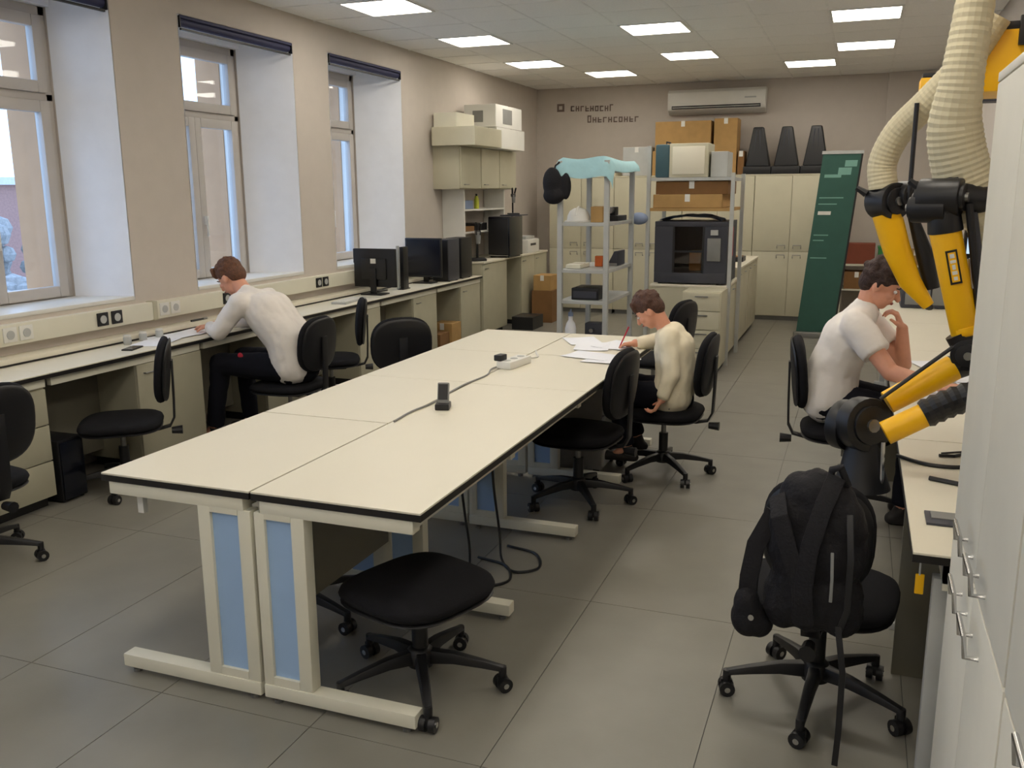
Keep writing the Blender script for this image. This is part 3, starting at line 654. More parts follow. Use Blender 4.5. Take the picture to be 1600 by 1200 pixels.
B(-4.062, -4.056, 10.45, 10.75, 2.49, 2.66).build('printed_picture', 'grey', t); B(-4.35, -4.22, 10.216, 10.222, 2.50, 2.63).build('printed_picture', 'grey', t)
# microscopes / stands
def microscope(x, y, z, label, s=1.0):
    t = thing('bench_microscope', label, 'microscope', (x, y, z), 0.5, 'microscopes on the high bench')
    B(-0.09 * s, 0.09 * s, -0.12 * s, 0.12 * s, 0, 0.03 * s).build('stand_base', 'black', t, bev=0.006, local=True)
    MB().cyl((0, 0.08 * s, 0.02), (0, 0.08 * s, 0.42 * s), 0.014 * s).build('pillar', 'black', t, local=True)
    B(-0.03 * s, 0.03 * s, -0.06 * s, 0.10 * s, 0.30 * s, 0.35 * s).build('arm', 'black', t, bev=0.004, local=True)
    MB().cyl((0, -0.03 * s, 0.2 * s), (0, -0.03 * s, 0.34 * s), 0.028 * s, 0.035 * s).build('lens_barrel', 'grey', t, smooth=True, local=True)
    MB().cyl((-0.02 * s, -0.03 * s, 0.36 * s), (-0.03 * s, -0.10 * s, 0.44 * s), 0.014 * s).build('eyepiece', 'black', t, local=True); MB().cyl((0.02 * s, -0.03 * s, 0.36 * s), (0.03 * s, -0.10 * s, 0.44 * s), 0.014 * s).build('eyepiece', 'black', t, local=True)
microscope(-4.18, 9.92, 0.905, 'black stand microscope left of the black cube on the high bench', 1.0)
microscope(-4.14, 11.0, 1.33 + 0.08, 'black microscope perched above the black cube', 0.75)
t = thing('desktop_printer', 'black cube-shaped desktop machine on the high bench', 'printer', (-4.1, 10.6, 0.905))
B(-4.262, -3.98, 10.44, 10.9, 0.92, 1.40).build('housing', 'screen', t, bev=0.01); B(-4.25, -4.0, 10.432, 10.442, 0.95, 1.37).build('front_door', 'black', t, bev=0.003); B(-4.25, -4.0, 10.42, 10.44, 0.925, 0.94).build('front_ledge', 'steel', t)
for xx in (-4.25, -4.02): B(xx, xx + 0.02, 10.48, 10.86, 0.905, 0.922).build('foot', 'black', t)
tag(B(-4.262, -4.0, 10.84, 11.16, 1.401, 1.412).build('machine_tray', 'anthr', bev=0.002), 'flat dark tray on the black cube-shaped machine', 'tray')
t = thing('label_printer', 'small white printer on the farthest left corner cabinet', 'printer', (-4.15, 11.5, 0.905))
B(-4.35, -4.05, 11.3, 11.75, 0.905, 1.08).build('housing', 'white', t, bev=0.015); B(-4.30, -4.1, 11.35, 11.7, 1.08, 1.12).build('paper_tray', 'lgrey', t, bev=0.004); B(-4.051, -4.045, 11.4, 11.6, 1.0, 1.03).build('paper_slot', 'black', t)
carton(-4.0, -3.72, 11.3, 11.7, 0, 0.42, 'tall dark brown carton on the floor by the corner cabinet', 'cardd', tape=False)
carton(-4.02, -3.74, 10.6, 11.0, 0, 0.16, 'low black case on the floor in front of the corner cabinets', 'black', tape=False)
carton(-3.98, -3.74, 11.31, 11.62, 0.422, 0.62, 'smaller brown carton stacked on the tall carton in the corner', 'card')

# ================================================================ tall cabinets
def tall_cabinet(x0, y0, w, d, h, label, face, mt='cab', split=0.91):
    """face: 'y-' front towards the camera, 'x-' front towards the aisle"""
    t = thing('tall_cabinet', label, 'cabinet', (x0, y0, 0), 0, 'tall four-door cabinets')
    if face == 'y-':
        P = lambda a, b, c0, c1, z0, z1: B(x0 + a, x0 + b, y0 + c0, y0 + c1, z0, z1); K = lambda a, c, z: (x0 + a, y0 + c, z)
    else:
        P = lambda a, b, c0, c1, z0, z1: B(x0 + c0, x0 + c1, y0 + a, y0 + b, z0, z1); K = lambda a, c, z: (x0 + c, y0 + a, z)
    P(0.001, w - 0.001, 0.018, d, 0.06, h).build('carcass', mt, t, bev=0.002, seg=1)
    P(0.02, w - 0.02, 0.05, d - 0.02, 0, 0.06).build('plinth', 'grey', t)
    P(-0.002, w + 0.002, 0.0, d, h, h + 0.02).build('top_board', mt, t, bev=0.002)
    for z0, z1 in ((0.065, split - 0.003), (split + 0.003, h - 0.003)):
        for k in range(2):
            dr = P(k * w / 2 + 0.003, (k + 1) * w / 2 - 0.003, 0.0, 0.017, z0, z1).build('door', mt, t, bev=0.003)
            hz = z1 - 0.06 if z0 < 0.5 else z0 + 0.06
            xs_ = (w / 2 - 0.15, w / 2 - 0.05) if k == 0 else (w / 2 + 0.05, w / 2 + 0.15)
            MB().tube([K(xs_[0], 0, hz - 0.02), K(xs_[0], -0.024, hz - 0.02), K(xs_[0], -0.028, hz + 0.02), K(xs_[1], -0.028, hz + 0.02), K(xs_[1], -0.024, hz - 0.02), K(xs_[1], 0, hz - 0.02)], 0.005, 8).build('handle', 'chrome' if face == 'x-' else 'steel', dr, smooth=True)
    return t
for x, l in ((-0.38 - 0.94, 'tall cream cabinet against the back wall beside the green banner'), (-0.38 - 1.88, 'tall cream cabinet behind the rack, left of the one beside the banner'),
             (-0.38 - 2.82, 'tall cream cabinet behind the right half of the shelving unit'), (-0.38 - 3.76, 'leftmost tall cream cabinet against the back wall')):
    tall_cabinet(x, 12.45, 0.938, 0.45, 1.88, l, 'y-')
tall_cabinet(0.262, 1.50, 0.83, 0.45, 1.92, 'tall grey-white cabinet with chrome handles at the right edge of the photo', 'x-', 'locker')
tall_cabinet(0.262, 0.66, 0.83, 0.45, 1.92, 'tall grey-white cabinet nearest the camera, beyond the right edge of the photo', 'x-', 'locker')

# things on the tall cabinets
carton(-2.69, -1.90, 12.5, 12.85, 1.902, 2.22, 'wide flat cardboard box low on the tall cabinets behind the cream case', 'card')
carton(-2.66, -1.92, 12.5, 12.85, 2.222, 2.60, 'wide cardboard box topmost on the tall cabinets', 'card')
carton(-1.88, -1.58, 12.5, 12.85, 1.902, 2.62, 'upright cardboard box right of the wide boxes on the tall cabinets', 'card')
carton(-1.56, -1.50 + 0.02, 12.5, 12.8, 1.902, 2.2, 'narrow brown carton left of the black cones', 'cardd')
carton(-3.10, -2.72, 12.5, 12.85, 1.902, 2.28, 'grey-beige square box on the tall cabinets above the shelving unit', 'lgrey')
carton(-3.55, -3.2, 12.5, 12.85, 1.902, 2.05, 'pale pink flat box on the tall cabinets behind the shelving unit', 'shirtc')
def cone_rack(x, label):
    t = thing('cone_rest', label, 'stand', (x, 12.62, 1.9), 0, 'black cone stands on the tall cabinet')
    m = MB(); w = 0.155
    m.add([(-w, -0.10, 0.10), (w, -0.10, 0.10), (w, 0.12, 0.10), (-w, 0.12, 0.10), (-0.075, -0.05, 0.60), (0.055, -0.05, 0.60), (0.055, 0.07, 0.60), (-0.075, 0.07, 0.60)],
          [(0, 3, 2, 1), (4, 5, 6, 7), (0, 1, 5, 4), (1, 2, 6, 5), (2, 3, 7, 6), (3, 0, 4, 7)])
    m.build('tapered_body', 'black', t, bev=0.02, seg=3, local=True)
    for s_ in (-1, 1): MB().tube([(s_ * 0.05 - 0.01, -0.085, 0.14), (s_ * 0.02 - 0.01, -0.052, 0.56)], 0.008, 6).build('rib', 'anthr', t, local=True)
    B(-0.175, 0.175, -0.14, 0.16, 0, 0.10).build('base_tray', 'black', t, bev=0.01, local=True)
for x, l in ((-1.31, 'leftmost of the three black tapered stands on the tall cabinet'), (-0.95, 'middle one of the three black tapered stands'), (-0.59, 'rightmost of the three black tapered stands, beside the banner')): cone_rack(x, l)

# air conditioner
t = thing('air_conditioner', 'white split air conditioner high on the back wall', 'air conditioner', (-1.93, 13.0, 2.7))
m = MB(); prof = [(13.1, 3.04), (12.93, 3.04), (12.88, 3.0), (12.87, 2.84), (12.90, 2.77), (13.0, 2.72), (13.1, 2.72)]
n = len(prof); vs = [(-2.58, y, z) for y, z in prof] + [(-1.28, y, z) for y, z in prof]
m.add(vs, [tuple(range(n)), tuple(range(n, 2 * n))[::-1]] + [(i, n + i, n + (i + 1) % n, (i + 1) % n) for i in range(n)]); m.build('housing', 'white', t, bev=0.008)
B(-2.52, -1.34, 12.862, 12.90, 2.785, 2.825).build('outlet_slot', 'black', t); B(-2.51, -1.35, 12.858, 12.868, 2.80, 2.806).build('louvre', 'white', t)
B(-2.56, -1.30, 12.866, 12.874, 2.86, 2.99).build('front_panel', 'white', t, bev=0.002); B(-1.55, -1.40, 12.863, 12.867, 2.90, 2.92).build('display_window', 'lgrey', t)
# vinyl lettering on back wall: two lines of blurred dark characters and a square emblem
t = thing('wall_lettering', 'two lines of small dark lettering and a square emblem on the back wall', 'lettering', (-3.6, 13.09, 2.8))
B(-4.24, -4.13, 13.096, 13.1, 2.83, 2.94).build('emblem', 'letters', t); B(-4.21, -4.16, 13.093, 13.097, 2.86, 2.91).build('emblem_centre', 'wall', t)
def glyph(x, z, w, h, k):
    m = MB(); s = 0.016; y0, y1 = 13.096, 13.1
    pats = ['IH_', 'I_-', 'IoI', 'I~I', 'I-', 'C', 'III', 'T']
    p = k % 6
    m.box(x, x + s, y0, y1, z, z + h)
    if p in (0, 2, 3): m.box(x + w - s, x + w, y0, y1, z, z + h)
    if p in (0, 3, 4): m.box(x, x + w, y0, y1, z + h / 2 - s / 2, z + h / 2 + s / 2)
    if p in (1, 2, 5): m.box(x, x + w, y0, y1, z + h - s, z + h)
    if p in (1, 2, 4): m.box(x, x + w, y0, y1, z, z + s)
    return m.build('letter', 'letters', t)
for k in range(9): glyph(-4.03 + k * 0.072, 2.83 - k * 0.002, 0.052, 0.075 if k != 8 else 0.095, k * 5 + 1)
for k in range(10): glyph(-3.78 + k * 0.077, 2.665 - k * 0.001, 0.055, 0.075 if k else 0.10, k * 7 + 2)

# green roll-up banner leaning beside the tall cabinets
t = thing('roll_up_banner', 'dark green roll-up banner leaning to the right beside the tall cabinets', 'banner', (-0.42, 11.1, 0), 0)
def shear(mb): mb.v = [(x + 0.088 * z, y + 0.03 * z, z) for x, y, z in mb.v]; return mb
bw = 0.21
shear(B(-bw, bw, -0.004, 0.004, 0.07, 2.1)).build('banner_sheet', 'green', t, local=True)
shear(B(-bw - 0.012, bw + 0.012, -0.012, 0.012, 2.09, 2.125)).build('top_bar', 'lgrey', t, local=True)
shear(B(bw - 0.012, bw + 0.008, -0.006, 0.012, 0.07, 2.1)).build('edge_strip', 'edge', t, local=True)
B(-bw - 0.02, bw + 0.02, -0.06, 0.06, 0, 0.07).build('banner_base', 'steel', t, bev=0.008, local=True)
MB().tube([(0, 0.03, 0.06), (0.09, 0.05, 1.0), (0.185, 0.075, 2.08)], 0.008, 8).build('support_pole', 'steel', t, local=True)
for (x0, x1, z0, z1) in ((-0.02, 0.12, 1.86, 1.94), (-0.16, 0.02, 1.83, 1.865), (0.04, 0.17, 1.95, 2.02)): shear(B(x0, x1, -0.0055, -0.0035, z0, z1)).build('emblem_print', 'greenl', t, local=True)
shear(B(-0.17, -0.03, -0.006, -0.0035, 1.415, 1.455)).build('white_print_line', 'white', t, local=True)
for z, w in ((1.60, 0.26), (1.53, 0.2), (1.18, 0.16), (1.12, 0.12), (0.92, 0.18)): shear(B(-0.18, -0.18 + w, -0.0055, -0.0035, z, z + 0.012)).build('print_line', 'greenl', t, local=True)

# ================================================================ rack with laser cutter
for (a, b, z, l) in ((9.0, 9.95, 0.76, 'cream base cabinet carrying the dark enclosed cutter, drawers towards the camera'), (10.0, 10.95, 0.86, 'cream base cabinet behind the one with the cutter'), (10.97, 11.9, 0.86, 'farthest cream base cabinet before the tall cabinets')):
    pedestal(-1.92, -1.20, a, b, z, l, doors=2, mt='cab', group='base cabinets by the rack', topm='top')
for k in range(3):
    pass
t = thing('drawer_pedestal', 'narrow cream drawer pedestal in front of the base cabinets behind the child', 'drawers', (-1.33, 8.7, 0))
B(-1.52, -1.16, 8.55, 8.98, 0.05, 0.77).build('carcass', 'cab', t, bev=0.003)
for k in range(4):
    d = B(-1.51, -1.17, 8.535, 8.55, 0.06 + k * 0.177, 0.23 + k * 0.177).build('drawer', 'cab', t, bev=0.003); B(-1.40, -1.28, 8.522, 8.536, 0.19 + k * 0.177, 0.2 + k * 0.177).build('handle', 'steel', d)
B(-1.50, -1.18, 8.57, 8.96, 0, 0.05).build('plinth', 'black', t)
t = thing('laser_cutter', 'dark grey enclosed machine with a glass window on the base cabinet under the rack', 'machine', (-1.52, 9.4, 0.785))
x0, x1, y0, y1, z0, z1 = -1.90, -1.19, 9.03, 9.72, 0.80, 1.40
B(x0, x1, y1 - 0.03, y1, z0, z1).build('rear_panel', 'anthr', t); B(x0, x1, y0, y1 - 0.03, z0, z0 + 0.10).build('base_plinth', 'anthr', t, bev=0.004)
B(x0, x1, y0, y1 - 0.03, z1 - 0.05, z1).build('top_cover', 'anthr', t, bev=0.004)
for a, b in ((x0, x0 + 0.18), (x1 - 0.22, x1)): B(a, b, y0, y0 + 0.04, z0 + 0.10, z1 - 0.05).build('front_pillar', 'anthr', t)
B(x0, x0 + 0.02, y0 + 0.04, y1 - 0.03, z0 + 0.1, z1 - 0.05).build('side_panel', 'anthr', t); B(x1 - 0.02, x1, y0 + 0.04, y1 - 0.03, z0 + 0.1, z1 - 0.05).build('side_panel', 'anthr', t)
d = B(x0 + 0.18, x1 - 0.22, y0 + 0.008, y0 + 0.014, z0 + 0.10, z1 - 0.05).build('window_glass', 'smoke', t)
for a in ((x0 + 0.18, x0 + 0.20, z0 + 0.1, z1 - 0.05), (x1 - 0.24, x1 - 0.22, z0 + 0.1, z1 - 0.05), (x0 + 0.2, x1 - 0.24, z0 + 0.30, z0 + 0.32)): B(a[0], a[1], y0 - 0.004, y0 + 0.01, a[2], a[3]).build('window_bar', 'black', t)
B(x1 - 0.19, x1 - 0.06, y0 - 0.02, y0, z0 + 0.22, z0 + 0.44).build('control_screen', 'grey', t, bev=0.004); B(x1 - 0.16, x1 - 0.09, y0 - 0.02, y0, z0 + 0.47, z0 + 0.52).build('control_button_plate', 'lgrey', t)
B(x1, x1 + 0.006, y0 + 0.1, y0 + 0.4, z0 + 0.25, z1 - 0.06).build('side_warning_plate', 'red', t)
B(-1.60, -1.48, 9.3, 9.5, z0 + 0.1, z0 + 0.30).build('tool_head', 'card', t, bev=0.01)
for xx in (x0 + 0.05, x1 - 0.08):
    for yy in (y0 + 0.06, y1 - 0.1): MB().cyl((xx, yy, 0.785), (xx, yy, 0.802), 0.02).build('foot', 'black', t)
t = thing('metal_rack', 'grey-white metal rack standing over the dark machine', 'rack', (-1.53, 9.4, 0))
for xx in (-1.965, -1.155):
    for yy in (8.995, 9.78): B(xx - 0.018, xx + 0.018, yy - 0.018, yy + 0.018, 0, 2.12 if xx < -1.5 else 1.86).build('post', 'lgrey', t)
for z in (1.50, 1.79): B(-1.95, -1.17, 8.99, 9.79, z, z + 0.03).build('shelf_board', 'card' if z < 1.6 else 'lgrey', t)
carton(-1.92, -1.25, 9.0, 9.6, 1.532, 1.66, 'long flat brown carton lowest on the rack above the dark machine', 'card')
carton(-1.90, -1.20, 9.02, 9.6, 1.662, 1.785, 'long flat brown carton upper on the rack, with a white label', 'cardd')
t = carton(-1.77, -1.40, 9.0, 9.4, 1.822, 2.14, 'cream square case on top of the rack', 'cab', tape=False); B(-1.74, -1.43, 8.99, 9.0, 1.85, 2.11).build('front_cover', 'top', t, bev=0.004)
t = thing('teal_case', 'dark teal case behind the cream square case on the rack', 'case', (-1.75, 9.55, 1.82))
B(-1.93, -1.79, 9.1, 9.7, 1.822, 2.14).build('case_body', 'teal', t, bev=0.02); MB().tube([(-1.86, 9.3, 2.13), (-1.86, 9.3, 2.17), (-1.86, 9.5, 2.17), (-1.86, 9.5, 2.13)], 0.008, 6).build('carry_handle', 'black', t)
carton(-1.38, -1.22, 9.05, 9.4, 1.822, 2.06, 'grey box right of the cream case on the rack', 'lgrey', tape=False)
m = MB(); vs = []
for i in range(9):
    for j in range(5):
        u = i / 8; vs.append((-1.88 + u * 0.6, 9.1 + j * 0.12, 1.41 + 0.05 * math.sin(3.1 * u) + 0.012 * math.sin(j * 2.1 + i)))
vs += [(x, y, z - 0.006) for x, y, z in vs]; q = 45; fs = []
for i in range(8):
    for j in range(4):
        a = i * 5 + j; fs += [(a, a + 1, a + 6, a + 5), (q + a, q + a + 5, q + a + 6, q + a + 1)]
tag(m.add(vs, fs).build('folded_sheet', 'bluish', smooth=True), 'blue-grey crumpled plastic sheet on the dark machine', 'sheet')
t = thing('ring_holder', 'blue-grey cap hung on the left post of the rack', 'cap', (-2.05, 9.0, 1.42))
MB().sph((-2.04, 8.93, 1.43), (0.09, 0.07, 0.06)).build('cap_crown', 'bluish', t, smooth=True); B(-2.15, -2.06, 8.89, 8.97, 1.385, 1.395).build('cap_peak', 'anthr', t)
t = thing('storage_tray', 'small black tray on the base cabinet behind the machine', 'tray', (-1.33, 10.9, 0.885))
B(-1.42, -1.24, 10.8, 11.1, 0.885, 0.94).build('tray_body', 'black', t, bev=0.006); B(-1.40, -1.26, 10.82, 11.08, 0.935, 0.943).build('tray_content', 'cardd', t)

# ================================================================ shelving unit
t = thing('shelving_unit', 'narrow grey-white shelving unit with open shelves and a blue cloth on top', 'shelf', (-2.32, 8.38, 0))
SX0, SX1, SY0, SY1 = -2.53, -2.10, 7.92, 8.86
for xx in (SX0, SX1):
    for yy in (SY0, SY1): B(xx - 0.022, xx + 0.022, yy - 0.022, yy + 0.022, 0, 1.96).build('post', 'lgrey', t)
for z in (0.18, 0.72, 1.00, 1.42, 1.90): B(SX0 - 0.01, SX1 + 0.01, SY0 - 0.01, SY1 + 0.01, z - 0.03, z).build('shelf_board', 'lgrey', t, bev=0.002, seg=1)
m = MB(); vs = []; NX, NY = 15, 15
for i in range(NX):
    for j in range(NY):
        u = i / (NX - 1); v = j / (NY - 1); x = SX0 - 0.12 + u * (SX1 - SX0 + 0.22); y = SY0 - 0.15 + v * (SY1 - SY0 + 0.2)
        ov = max(0, SX0 - x) + max(0, x - SX1) + max(0, SY0 - y)
        vs.append((x if ov == 0 else x * 0.3 + 0.7 * min(max(x, SX0 - 0.05), SX1 + 0.05), y if y > SY0 else SY0 - 0.03 + (y - SY0) * 0.2, 1.985 - 1.1 * ov + 0.012 * math.sin(9 * u + 5 * v)))
vs += [(x, y, z - 0.005) for x, y, z in vs]; q = NX * NY; fs = []
for i in range(NX - 1):
    for j in range(NY - 1):
        a = i * NY + j; fs += [(a, a + 1, a + NY + 1, a + NY), (q + a, q + a + NY, q + a + NY + 1, q + a + 1)]
tag(m.add(vs, fs).build('draped_cloth', 'cloth', smooth=True), 'pale blue cloth draped over the top of the shelving unit', 'cloth')
t = thing('hanging_bag', 'black bag hanging on the left front corner of the shelving unit', 'bag', (-2.56, 7.85, 1.65))
bb = MB(); bb.sph((-2.585, 7.85, 1.77), (0.09, 0.05, 0.14)).sph((-2.57, 7.85, 1.66), (0.10, 0.06, 0.08)).sph((-2.46, 7.86, 1.74), (0.05, 0.035, 0.12)); remesh_obj('bag_body', bb, 'bag', t, 0.012, 4)
MB().tube([(-2.58, 7.86, 1.85), (-2.56, 7.87, 1.92), (-2.53, 7.89, 1.95)], 0.008, 6).build('bag_strap', 'bag', t)
t = thing('hard_hat', 'white hard hat on the upper shelf of the shelving unit', 'helmet', (-2.43, 8.05, 1.42))
MB().lathe([(0.125, 0.0), (0.13, 0.012), (0.105, 0.018), (0.10, 0.06), (0.08, 0.10), (0.04, 0.125), (0.0001, 0.13)], (-2.40, 8.06, 1.421), 20).build('helmet_shell', 'white', t, smooth=True)
MB().tube([(-2.40, 7.965, 1.48), (-2.40, 8.0, 1.54), (-2.40, 8.06, 1.556), (-2.40, 8.12, 1.54), (-2.40, 8.155, 1.48)], 0.010, 6).build('helmet_ridge', 'white', t)
carton(-2.27, -2.16, 8.0, 8.2, 1.421, 1.56, 'small brown box right of the hard hat', 'card', tape=False)
t = thing('desktop_camera', 'black instrument on the right of the upper shelf', 'instrument', (-2.13, 8.6, 1.42))
B(-2.30, -2.12, 8.4, 8.75, 1.421, 1.47).build('instrument_base', 'black', t, bev=0.006); B(-2.25, -2.17, 8.5, 8.62, 1.47, 1.55).build('instrument_head', 'black', t, bev=0.01); MB().cyl((-2.21, 8.44, 1.52), (-2.21, 8.52, 1.52), 0.03).build('lens', 'steel', t)
carton(-2.31, -2.24, 8.3, 8.38, 1.003, 1.10, 'small orange container on the middle shelf', 'orange', 'middle shelf items', False)
t = thing('desk_organiser', 'dark wedge-shaped holder on the middle shelf', 'holder', (-2.2, 8.6, 1.0))
MB().add([(-2.22, 8.4, 1.003), (-2.12, 8.4, 1.003), (-2.12, 8.7, 1.003), (-2.22, 8.7, 1.003), (-2.15, 8.4, 1.14), (-2.12, 8.4, 1.14), (-2.12, 8.7, 1.14), (-2.15, 8.7, 1.14)], [(0, 3, 2, 1), (4, 5, 6, 7), (0, 1, 5, 4), (1, 2, 6, 5), (2, 3, 7, 6), (3, 0, 4, 7)]).build('holder_body', 'anthr', t, bev=0.004)
B(-2.225, -2.12, 8.39, 8.395, 1.003, 1.03).build('front_lip', 'grey', t)
carton(-2.50, -2.36, 8.0, 8.3, 1.003, 1.04, 'low beige tray on the left of the middle shelf', 'cream', 'middle shelf items', False)
t = thing('black_case', 'black flat machine on the shelf below the middle of the shelving unit', 'case', (-2.32, 8.1, 0.72))
B(-2.44, -2.18, 7.98, 8.3, 0.722, 0.83).build('case_body', 'black', t, bev=0.008); B(-2.42, -2.20, 7.972, 7.98, 0.74, 0.80).build('case_front', 'anthr', t)
t = thing('soap_bottle', 'white bottle on the lowest shelf of the shelving unit', 'bottle', (-2.46, 7.98, 0.18))
MB().lathe([(0.05, 0.0), (0.052, 0.01), (0.052, 0.27), (0.04, 0.32), (0.02, 0.35), (0.02, 0.385)], (-2.45, 8.0, 0.181), 18).build('bottle_body', 'paper', t, smooth=True)
MB().lathe([(0.024, 0.385), (0.024, 0.42), (0.008, 0.425), (0.008, 0.45)], (-2.45, 8.0, 0.181), 12).build('bottle_cap', 'bluish', t)
t = thing('tool_machine', 'black machine on the lowest shelf of the shelving unit', 'machine', (-2.25, 8.1, 0.18))
B(-2.37, -2.13, 7.98, 8.35, 0.182, 0.34).build('machine_base', 'black', t, bev=0.01); B(-2.33, -2.17, 8.05, 8.2, 0.34, 0.5).build('machine_head', 'anthr', t, bev=0.01); MB().cyl((-2.25, 8.04, 0.44), (-2.25, 7.98, 0.44), 0.02, n=10).build('dial', 'chrome', t)

# ================================================================ right bench
XW = 0.19
rt = [(2.49, 3.70), (3.705, 5.86), (5.865, 7.1), (7.105, 8.6)]
rl = ['right bench worktop nearest the camera, with the dark pad on it', 'right bench worktop beneath the yellow arms and the papers of the person in the t-shirt', 'right bench worktop beyond the person in the t-shirt', 'farthest right bench worktop']
for (a, b), l in zip(rt, rl):
    t = thing('workbench', l, 'workbench', (0.55, (a + b) / 2, 0), 0, 'right-hand workbenches')
    B(XW, 0.94, a + 0.001, b - 0.001, 0.743, 0.75).build('tabletop', 'top', t, bev=0.001, seg=1)
    B(XW - 0.001, 0.941, a + 0.0005, b - 0.0005, 0.722, 0.7435).build('edge_band', 'edge', t)
    B(XW + 0.08, XW + 0.11, a + 0.03, b - 0.03, 0.66, 0.722).build('front_rail', 'cream', t)
    B(0.27, 0.90, a + 0.03, a + 0.055, 0.64, 0.722).build('end_rail', 'cream', t)
    for yy in (a + 0.06, b - 0.10):
        B(XW + 0.06, XW + 0.10, yy, yy + 0.04, 0.03, 0.66).build('leg', 'lgrey', t, bev=0.003); B(0.88, 0.92, yy, yy + 0.04, 0.03, 0.722).build('leg', 'lgrey', t, bev=0.003)
        B(XW + 0.02, 0.92, yy - 0.005, yy + 0.045, 0.0, 0.03).build('foot_bar', 'lgrey', t, bev=0.003)
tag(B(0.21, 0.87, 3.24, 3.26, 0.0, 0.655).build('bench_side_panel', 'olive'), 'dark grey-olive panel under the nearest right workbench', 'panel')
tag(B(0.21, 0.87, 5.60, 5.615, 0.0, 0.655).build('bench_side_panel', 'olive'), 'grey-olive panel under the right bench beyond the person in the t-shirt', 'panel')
t = thing('key_tag', 'yellow tag hanging under the near edge of the right bench', 'tag', (0.22, 2.56, 0.6))
B(0.213, 0.217, 2.545, 2.555, 0.665, 0.722).build('tag_cord', 'lgrey', t); B(0.205, 0.228, 2.545, 2.552, 0.61, 0.668).build('tag_plate', 'yellow', t, bev=0.003)
t = thing('cutting_pad', 'dark grey-brown pad lying on the near right workbench', 'pad', (0.31, 2.78, 0.75))
B(0.235, 0.40, 2.72, 2.83, 0.75, 0.758).build('pad_base', 'anthr', t, bev=0.002); B(0.25, 0.39, 2.76, 2.82, 0.758, 0.761).build('pad_sheet', 'grey', t)
t = thing('marker_pen', 'short dark pen on the near right workbench', 'pen', (0.33, 3.15, 0.75))
MB().cyl((0.27, 3.17, 0.758), (0.36, 3.13, 0.758), 0.008, n=8).build('barrel', 'black', t); MB().cyl((0.36, 3.13, 0.758), (0.385, 3.12, 0.758), 0.0085, n=8).build('pen_cap', 'anthr', t)
tag(MB().rope([(0.18, 3.42, 0.757), (0.24, 3.36, 0.757), (0.30, 3.33, 0.757), (0.38, 3.34, 0.757), (0.44, 3.42, 0.757), (0.50, 3.55, 0.757)], 0.007, 8).build('bench_cable', 'black'), 'black cable curving over the near right workbench', 'cable')
t = thing('safety_glasses', 'dark-rimmed curved item lying behind the cable on the right workbench', 'glasses', (0.40, 3.5, 0.755))
MB().tube([(0.32, 3.47, 0.757), (0.37, 3.48, 0.757), (0.42, 3.53, 0.757), (0.45, 3.62, 0.757)], 0.006, 6).build('temple_arm', 'black', t); MB().tube([(0.33, 3.50, 0.757), (0.37, 3.515, 0.76), (0.41, 3.55, 0.757)], 0.004, 6).build('rim', 'black', t)
for k, (x, y, r, l) in enumerate([(0.44, 5.35, 0.3, 'sheet of paper under the forearm of the person in the t-shirt'), (0.60, 5.5, -0.2, 'sheet of paper further in on the right bench'), (0.42, 4.55, 0.1, 'pale sheet on the right bench beneath the yellow arms'), (0.62, 4.75, 0.2, 'pale sheet near the wall beneath the yellow arms'), (0.5, 5.0, 0.9, 'turned sheet between the yellow arm and the person')]):
    sheet(x, y, 0.751 + 0.0015 * k, r, l)
t = thing('grey_monitor', 'dark grey instrument at the far end of the right bench, behind the yellow arm', 'instrument', (0.55, 8.3, 0.75))
B(0.35, 0.85, 8.0, 8.45, 0.752, 0.96).build('instrument_case', 'anthr', t, bev=0.01); B(0.38, 0.82, 7.99, 8.0, 0.78, 0.94).build('instrument_front', 'grey', t, bev=0.003)
# storage behind the person in the back right corner
t = thing('low_shelf', 'low storage shelf in the back right corner behind the person in the t-shirt', 'shelf', (0.2, 12.7, 0))
for z in (0.05, 0.42, 0.74): B(-0.20, 0.85, 12.5, 12.93, z, z + 0.02).build('shelf_board', 'cream', t)
for xx in (-0.2, 0.83): B(xx, xx + 0.02, 12.5, 12.93, 0.0, 0.76).build('side_panel', 'cream', t)
carton(-0.15, 0.20, 12.55, 12.85, 0.762, 1.02, 'red-brown box on the low shelf in the back right corner', 'brownr', tape=False)
t = thing('plastic_crate', 'green plastic crate on the low shelf in the back right corner', 'crate', (0.38, 12.7, 0.76))
B(0.24, 0.52, 12.55, 12.85, 0.762, 0.98).build('crate_body', 'greenp', t, bev=0.01); B(0.23, 0.53, 12.54, 12.86, 0.96, 0.985).build('crate_rim', 'greenp', t, bev=0.004)
carton(0.56, 0.80, 12.55, 12.85, 0.762, 0.95, 'pale carton beside the green crate', 'card')
carton(-0.15, 0.15, 12.52, 12.85, 0.442, 0.66, 'brown carton on the middle board of the low shelf', 'cardd')
for k in range(4):
    t = thing('paper_folder', ['leftmost', 'second', 'third', 'rightmost'][k] + ' of the white binders on the middle board of the low shelf', 'binder', (0.22 + k * 0.08, 12.7, 0.44), 0, 'white binders on the low shelf')
    B(0.20 + k * 0.08, 0.265 + k * 0.08, 12.56, 12.85, 0.442, 0.70).build('binder_cover', 'white', t, bev=0.003); B(0.215 + k * 0.08, 0.25 + k * 0.08, 12.556, 12.56, 0.55, 0.65).build('spine_label', 'lgrey', t)

